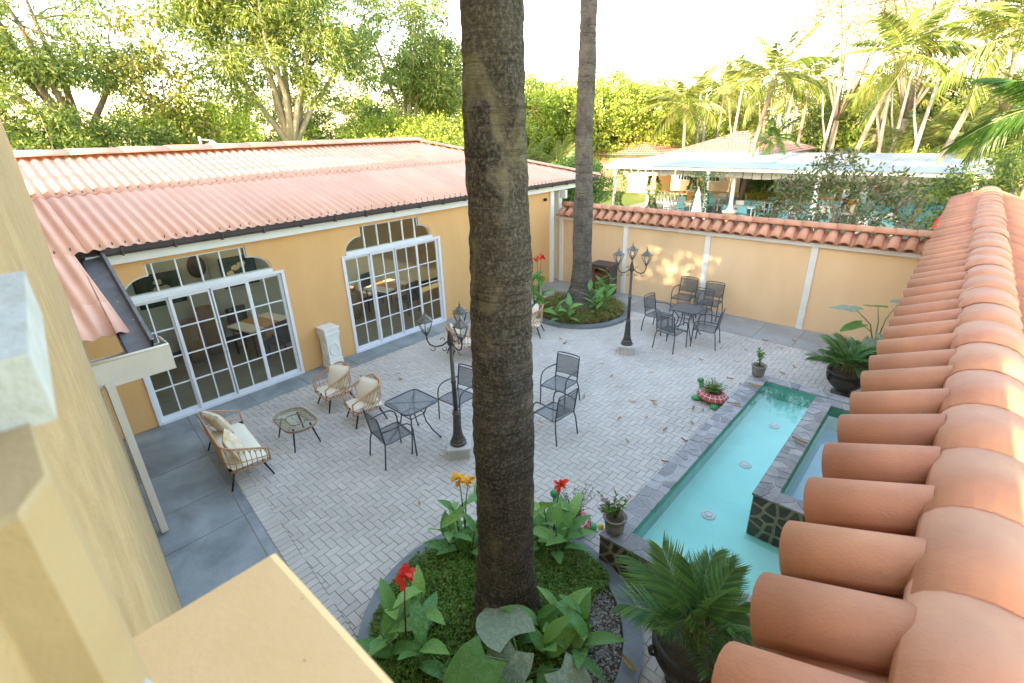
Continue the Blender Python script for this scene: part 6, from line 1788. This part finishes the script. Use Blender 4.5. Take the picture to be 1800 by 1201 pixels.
vine('bright vine trailing down the front column behind the closed parasol', -10.55, 26.4, 0.5, 2.6, 0.26, 700, 3, 0.5)
vine('dark green vine round a rear column in the middle of the pavilion', -9.6, 33.2, 0.9, 2.8, 0.34, 700, 4, 0.1)
vine('dark green vine round the rear column above the left balustrade end', -13.9, 33.2, 0.9, 2.8, 0.3, 600, 5, 0.1)
vine('dark green vine round a rear column at the right of the pavilion', -4.9, 33.2, 0.4, 2.8, 0.36, 800, 6, 0.1)
# closed parasol
t = thing('closed_parasol', 'closed white parasol standing before the pavilion', 'parasol', (-10.15, 25.0, 0))
MB().tube([(0, 0, 0), (0, 0, 2.0)], 0.025, 8).build('pole', 'white', t)
MB().lathe([(0.30, 0.35), (0.26, 0.8), (0.18, 1.3), (0.12, 1.55), (0.16, 1.62), (0.10, 1.75), (0.02, 1.95)], 9, smooth=False).build('canopy', 'white', t)
# tables and turquoise chairs
def far_table(lab, x, y):
    t = thing('terrace_table', lab, 'table', (x, y, 0), 0, 'white tables under the pavilion')
    MB().box(-0.75, 0.75, -0.4, 0.4, 0.70, 0.74).build('tabletop', 'white', t)
    for a in (-.65, .65):
        for b in (-.32, .32): MB().box(a-.03, a+.03, b-.03, b+.03, 0, 0.70).build('leg', 'white', t)
def far_chair(lab, x, y, rz, m, proto={}):
    if m in proto: return copy_tree(proto[m], (x, y, 0), rz, lab)
    t = thing('terrace_chair', lab, 'chair', (x, y, 0), rz, 'plastic chairs under the pavilion')
    MB().box(-0.23, 0.23, -0.23, 0.23, 0.42, 0.46).build('seat', m, t)
    MB().add([(-0.23, 0.21, 0.52), (0.23, 0.21, 0.52), (0.21, 0.30, 0.88), (-0.21, 0.30, 0.88), (-0.23, 0.24, 0.52), (0.23, 0.24, 0.52), (0.21, 0.33, 0.88), (-0.21, 0.33, 0.88)], [(3, 2, 1, 0), (4, 5, 6, 7), (0, 1, 5, 4), (1, 2, 6, 5), (2, 3, 7, 6), (3, 0, 4, 7)]).build('backrest', m, t)
    for a in (-1, 1):
        for b in (-1, 1): MB().tube([(a*.24, b*.24, 0), (a*.2, b*.2 if b < 0 else .24, 0.42 if b < 0 else 0.88)], 0.018, 5).build('leg', m, t)
    proto[m] = t
    return t
tb = [(-12.6, 28.8), (-9.2, 28.6), (-9.0, 30.9), (-12.0, 31.4), (-6.3, 27.9), (-5.9, 30.8), (-3.0, 27.8)]
for k, (x, y) in enumerate(tb):
    pos = ['beside the vine column', 'behind the closed parasol', 'right of the parasol in the second row', 'near the rear balustrade', 'in the middle front', 'at the right rear', 'farthest right'][k]
    far_table('white table '+pos, x, y)
    for q, (dx, dy, rz) in enumerate(((-0.4, -0.75, PI), (0.4, -0.75, PI), (-0.4, 0.75, 0), (0.4, 0.75, 0), (1.15, 0, -PI/2))):
        m_ = 'turq' if (k+q) % 3 else 'white'
        far_chair('%s chair %s table %s' % ('turquoise' if m_ == 'turq' else 'white', ['near left of', 'near right of', 'far left of', 'far right of', 'right end of'][q], pos), x+dx, y+dy, rz+random.uniform(-.2, .2), m_)

# houses behind the pavilion
def hip_house(name, lab, x0, x1, y0, y1, zw, zr, rz_rows=9, hip=None, windows=(), wall='cream'):
    t = thing(name, lab, 'house', ((x0+x1)/2, (y0+y1)/2, 0)); cx, cy = (x0+x1)/2, (y0+y1)/2
    def P(mb, nm, m): return mb.build(nm, m, t, loc=(-cx, -cy, 0))
    P(MB().box(x0, x1, y0, y1, 0, zw), 'wall', wall)
    o = 0.5
    ov = [(x0-o, y0-o, zw-.05), (x1+o, y0-o, zw-.05), (x1+o, y1+o, zw-.05), (x0-o, y1+o, zw-.05)]
    hw = min(x1-x0, y1-y0)/2+o
    if (x1-x0) > (y1-y0): r0, r1 = (x0-o+hw, cy, zr), (x1+o-hw, cy, zr)
    else: r0, r1 = (cx, y0-o+hw, zr), (cx, y1+o-hw, zr)
    if (x1-x0) > (y1-y0): fs = [([ov[0], ov[1], r1, r0]), ([ov[1], ov[2], r1, r1]), ([ov[2], ov[3], r0, r1]), ([ov[3], ov[0], r0, r0])]
    else: fs = [([ov[0], ov[1], r0, r0]), ([ov[1], ov[2], r1, r0]), ([ov[2], ov[3], r1, r1]), ([ov[3], ov[0], r0, r1])]
    rf = MB()
    for q in fs:                                               # stepped courses of barrel tiles
        A, B, C_, D_ = [Vector(v) for v in q]
        rows = 12
        up = ((B-A).cross(D_-A)).normalized()
        if up.z < 0: up = -up
        for i in range(rows):
            f0, f1 = i/rows, (i+1.15)/rows
            a, b = A.lerp(D_, f0), B.lerp(C_, f0); c, d = B.lerp(C_, min(1, f1)), A.lerp(D_, min(1, f1))
            m_ = max(4, int((b-a).length/0.24)*2)
            vs = []
            for j in range(m_+1):
                h_ = 0.06 if j % 2 else 0.0
                vs += [a.lerp(b, j/m_)+up*(h_+0.05), d.lerp(c, j/m_)+up*h_*0.8]
            rf.add(vs, [(2*j, 2*j+2, 2*j+3, 2*j+1) for j in range(m_)], True)
    P(rf, 'roof', 'far_roof')
    P(MB().add([(v[0], v[1], v[2]-0.02) for v in ov], [(3, 2, 1, 0)]), 'eaves', 'white')
    for (wx, wz, ww, wh) in windows:
        fr = P(MB().box(wx-ww/2-.08, wx+ww/2+.08, y0-0.06, y0-0.002, wz-.08, wz+wh+.08), 'window_frame', 'white')
        MB().box(wx-ww/2, wx+ww/2, y0-0.075, y0-0.062, wz, wz+wh).build('pane', 'dark_glass', fr)
        q = MB()
        for k in range(1, 4): q.box(wx-ww/2+ww*k/4-.02, wx-ww/2+ww*k/4+.02, y0-0.09, y0-0.076, wz, wz+wh)
        q.box(wx-ww/2, wx+ww/2, y0-0.1, y0-0.091, wz+wh/2-.02, wz+wh/2+.02); q.build('muntin', 'white', fr)
    return t
hip_house('tiled_house', 'yellow house with a red hipped tile roof behind the white pavilion', -17.4, -10.4, 37.5, 46, 2.9, 4.25, windows=((-16.4, 1.1, 0.9, 1.3), (-14.3, 1.1, 1.0, 1.3)))
hip_house('tiled_house', 'long low house with sunlit red tile roof left of the pavilion', -27, -18.4, 37, 46, 2.8, 4.0)
hip_house('tiled_house', 'small red roofed house between the hall corner and the far palm trunk', -33.5, -26.0, 42, 50, 2.8, 4.3)
hip_house('tiled_house', 'low house with pale roof far behind the centre of the pavilion', -7.5, 0.5, 56, 64, 2.6, 4.0)
t = thing('chimney_turret', 'small white domed chimney turret on the long sunlit roof', 'chimney', (-22.6, 41.0, 3.9))
MB().box(-0.3, 0.3, -0.3, 0.3, 0, 0.9).build('shaft', 'white', t); MB().box(-0.42, 0.42, -0.42, 0.42, 0.901, 1.0).lathe([(0.36, 1.0), (0.3, 1.2), (0.12, 1.34), (0.05, 1.5)], 10).build('dome', 'white', t)
MB().box(-0.9, 0.9, -0.05, 0.0, 0, 2.6).build('rubble_pier', 'stone_dark', loc=(-11.4, 37.3, 0))
tag(bpy.data.objects['rubble_pier'], 'grey rubble stone strip on the yellow house wall', 'wall')
for k, (x, y) in enumerate(((-7.0, 25.4), (-8.7, 36.5), (-4.3, 37.0))):
    pass
t = thing('garden_lamp', 'white garden lamp on a pole between the trees behind the hall roof', 'lamp post', az(161.6, 24))
MB().tube([(0, 0, 0), (0, 0, 4.9)], 0.05, 8).build('pole', 'white', t)
MB().tube([(0, 0, 4.8), (0.35, 0.3, 4.75)], 0.03, 6).lathe([(0.22, 4.5), (0.2, 4.6), (0.06, 4.75)], 10, (0.35, 0.3, 0)).build('lamp_head', 'white', t)
t = thing('roof_camera', 'small white security camera on the right end of the hall ridge', 'camera', (-12.75, 12.55, 4.18))
MB().tube([(0, 0, 0), (0, 0, 0.25)], 0.035, 8).box(-0.03, 0.03, -0.03, 0.03, 0.25, 0.32).build('stand', 'white', t)
MB().box(-0.14, 0.10, -0.05, 0.05, 0.30, 0.40).build('camera_head', 'white', t)
t = thing('wall_camera', 'small dark camera under the eave at the far end of the hall wall', 'camera', (-10.08, 12.85, 2.72))
MB().lathe([(0.05, 0), (0.06, 0.05), (0.05, 0.08)], 10).build('housing', 'black', t)
t = thing('water_slide', 'bright red slide post seen through the leafy tree at the right', 'slide', (-1.0, 24.5, 0))
MB().tube([(0, 0, 0), (0.15, 0, 1.2), (0.55, 0, 2.1)], 0.07, 8).build('post', 'red', t)
MB().tube([(0.3, 0, 0), (0.45, 0, 1.2), (0.8, 0, 2.0)], 0.05, 8).tube([(0.1, 0, 0.8), (0.4, 0, 0.8)], 0.04, 6).build('rail', 'red', t)
t = thing('life_ring', 'red ring hanging among the dark vine of the pavilion', 'ring', (-9.3, 32.85, 2.05))
MB().tube([(0.22*math.cos(2*PI*k/16), 0, 0.22*math.sin(2*PI*k/16)) for k in range(16)], 0.05, 8, closed=True).build('ring', 'red', t)

# far woods closing the horizon
rg = np.random.default_rng(5)
n = 42000
a = np.radians(rg.uniform(84, 179, n)); d = rg.uniform(58, 74, n)
top = 5.6+1.5*np.sin(a*23)+1.1*np.sin(a*57+1)+0.8*np.sin(a*131)
z = top*rg.uniform(0, 1, n)**0.7
P = np.stack([np.cos(a)*d, np.sin(a)*d, z], 1)
V, F = leaves_geo(P, rg.normal(0, 1, (n, 3)), 0.75*rg.uniform(.6, 1.2, n), 0.4)
tag(np_mesh('distant_woods', V, F, 'lf_bright', kind='stuff'), 'band of bright green woods closing the view beyond all houses and trees', 'woods')
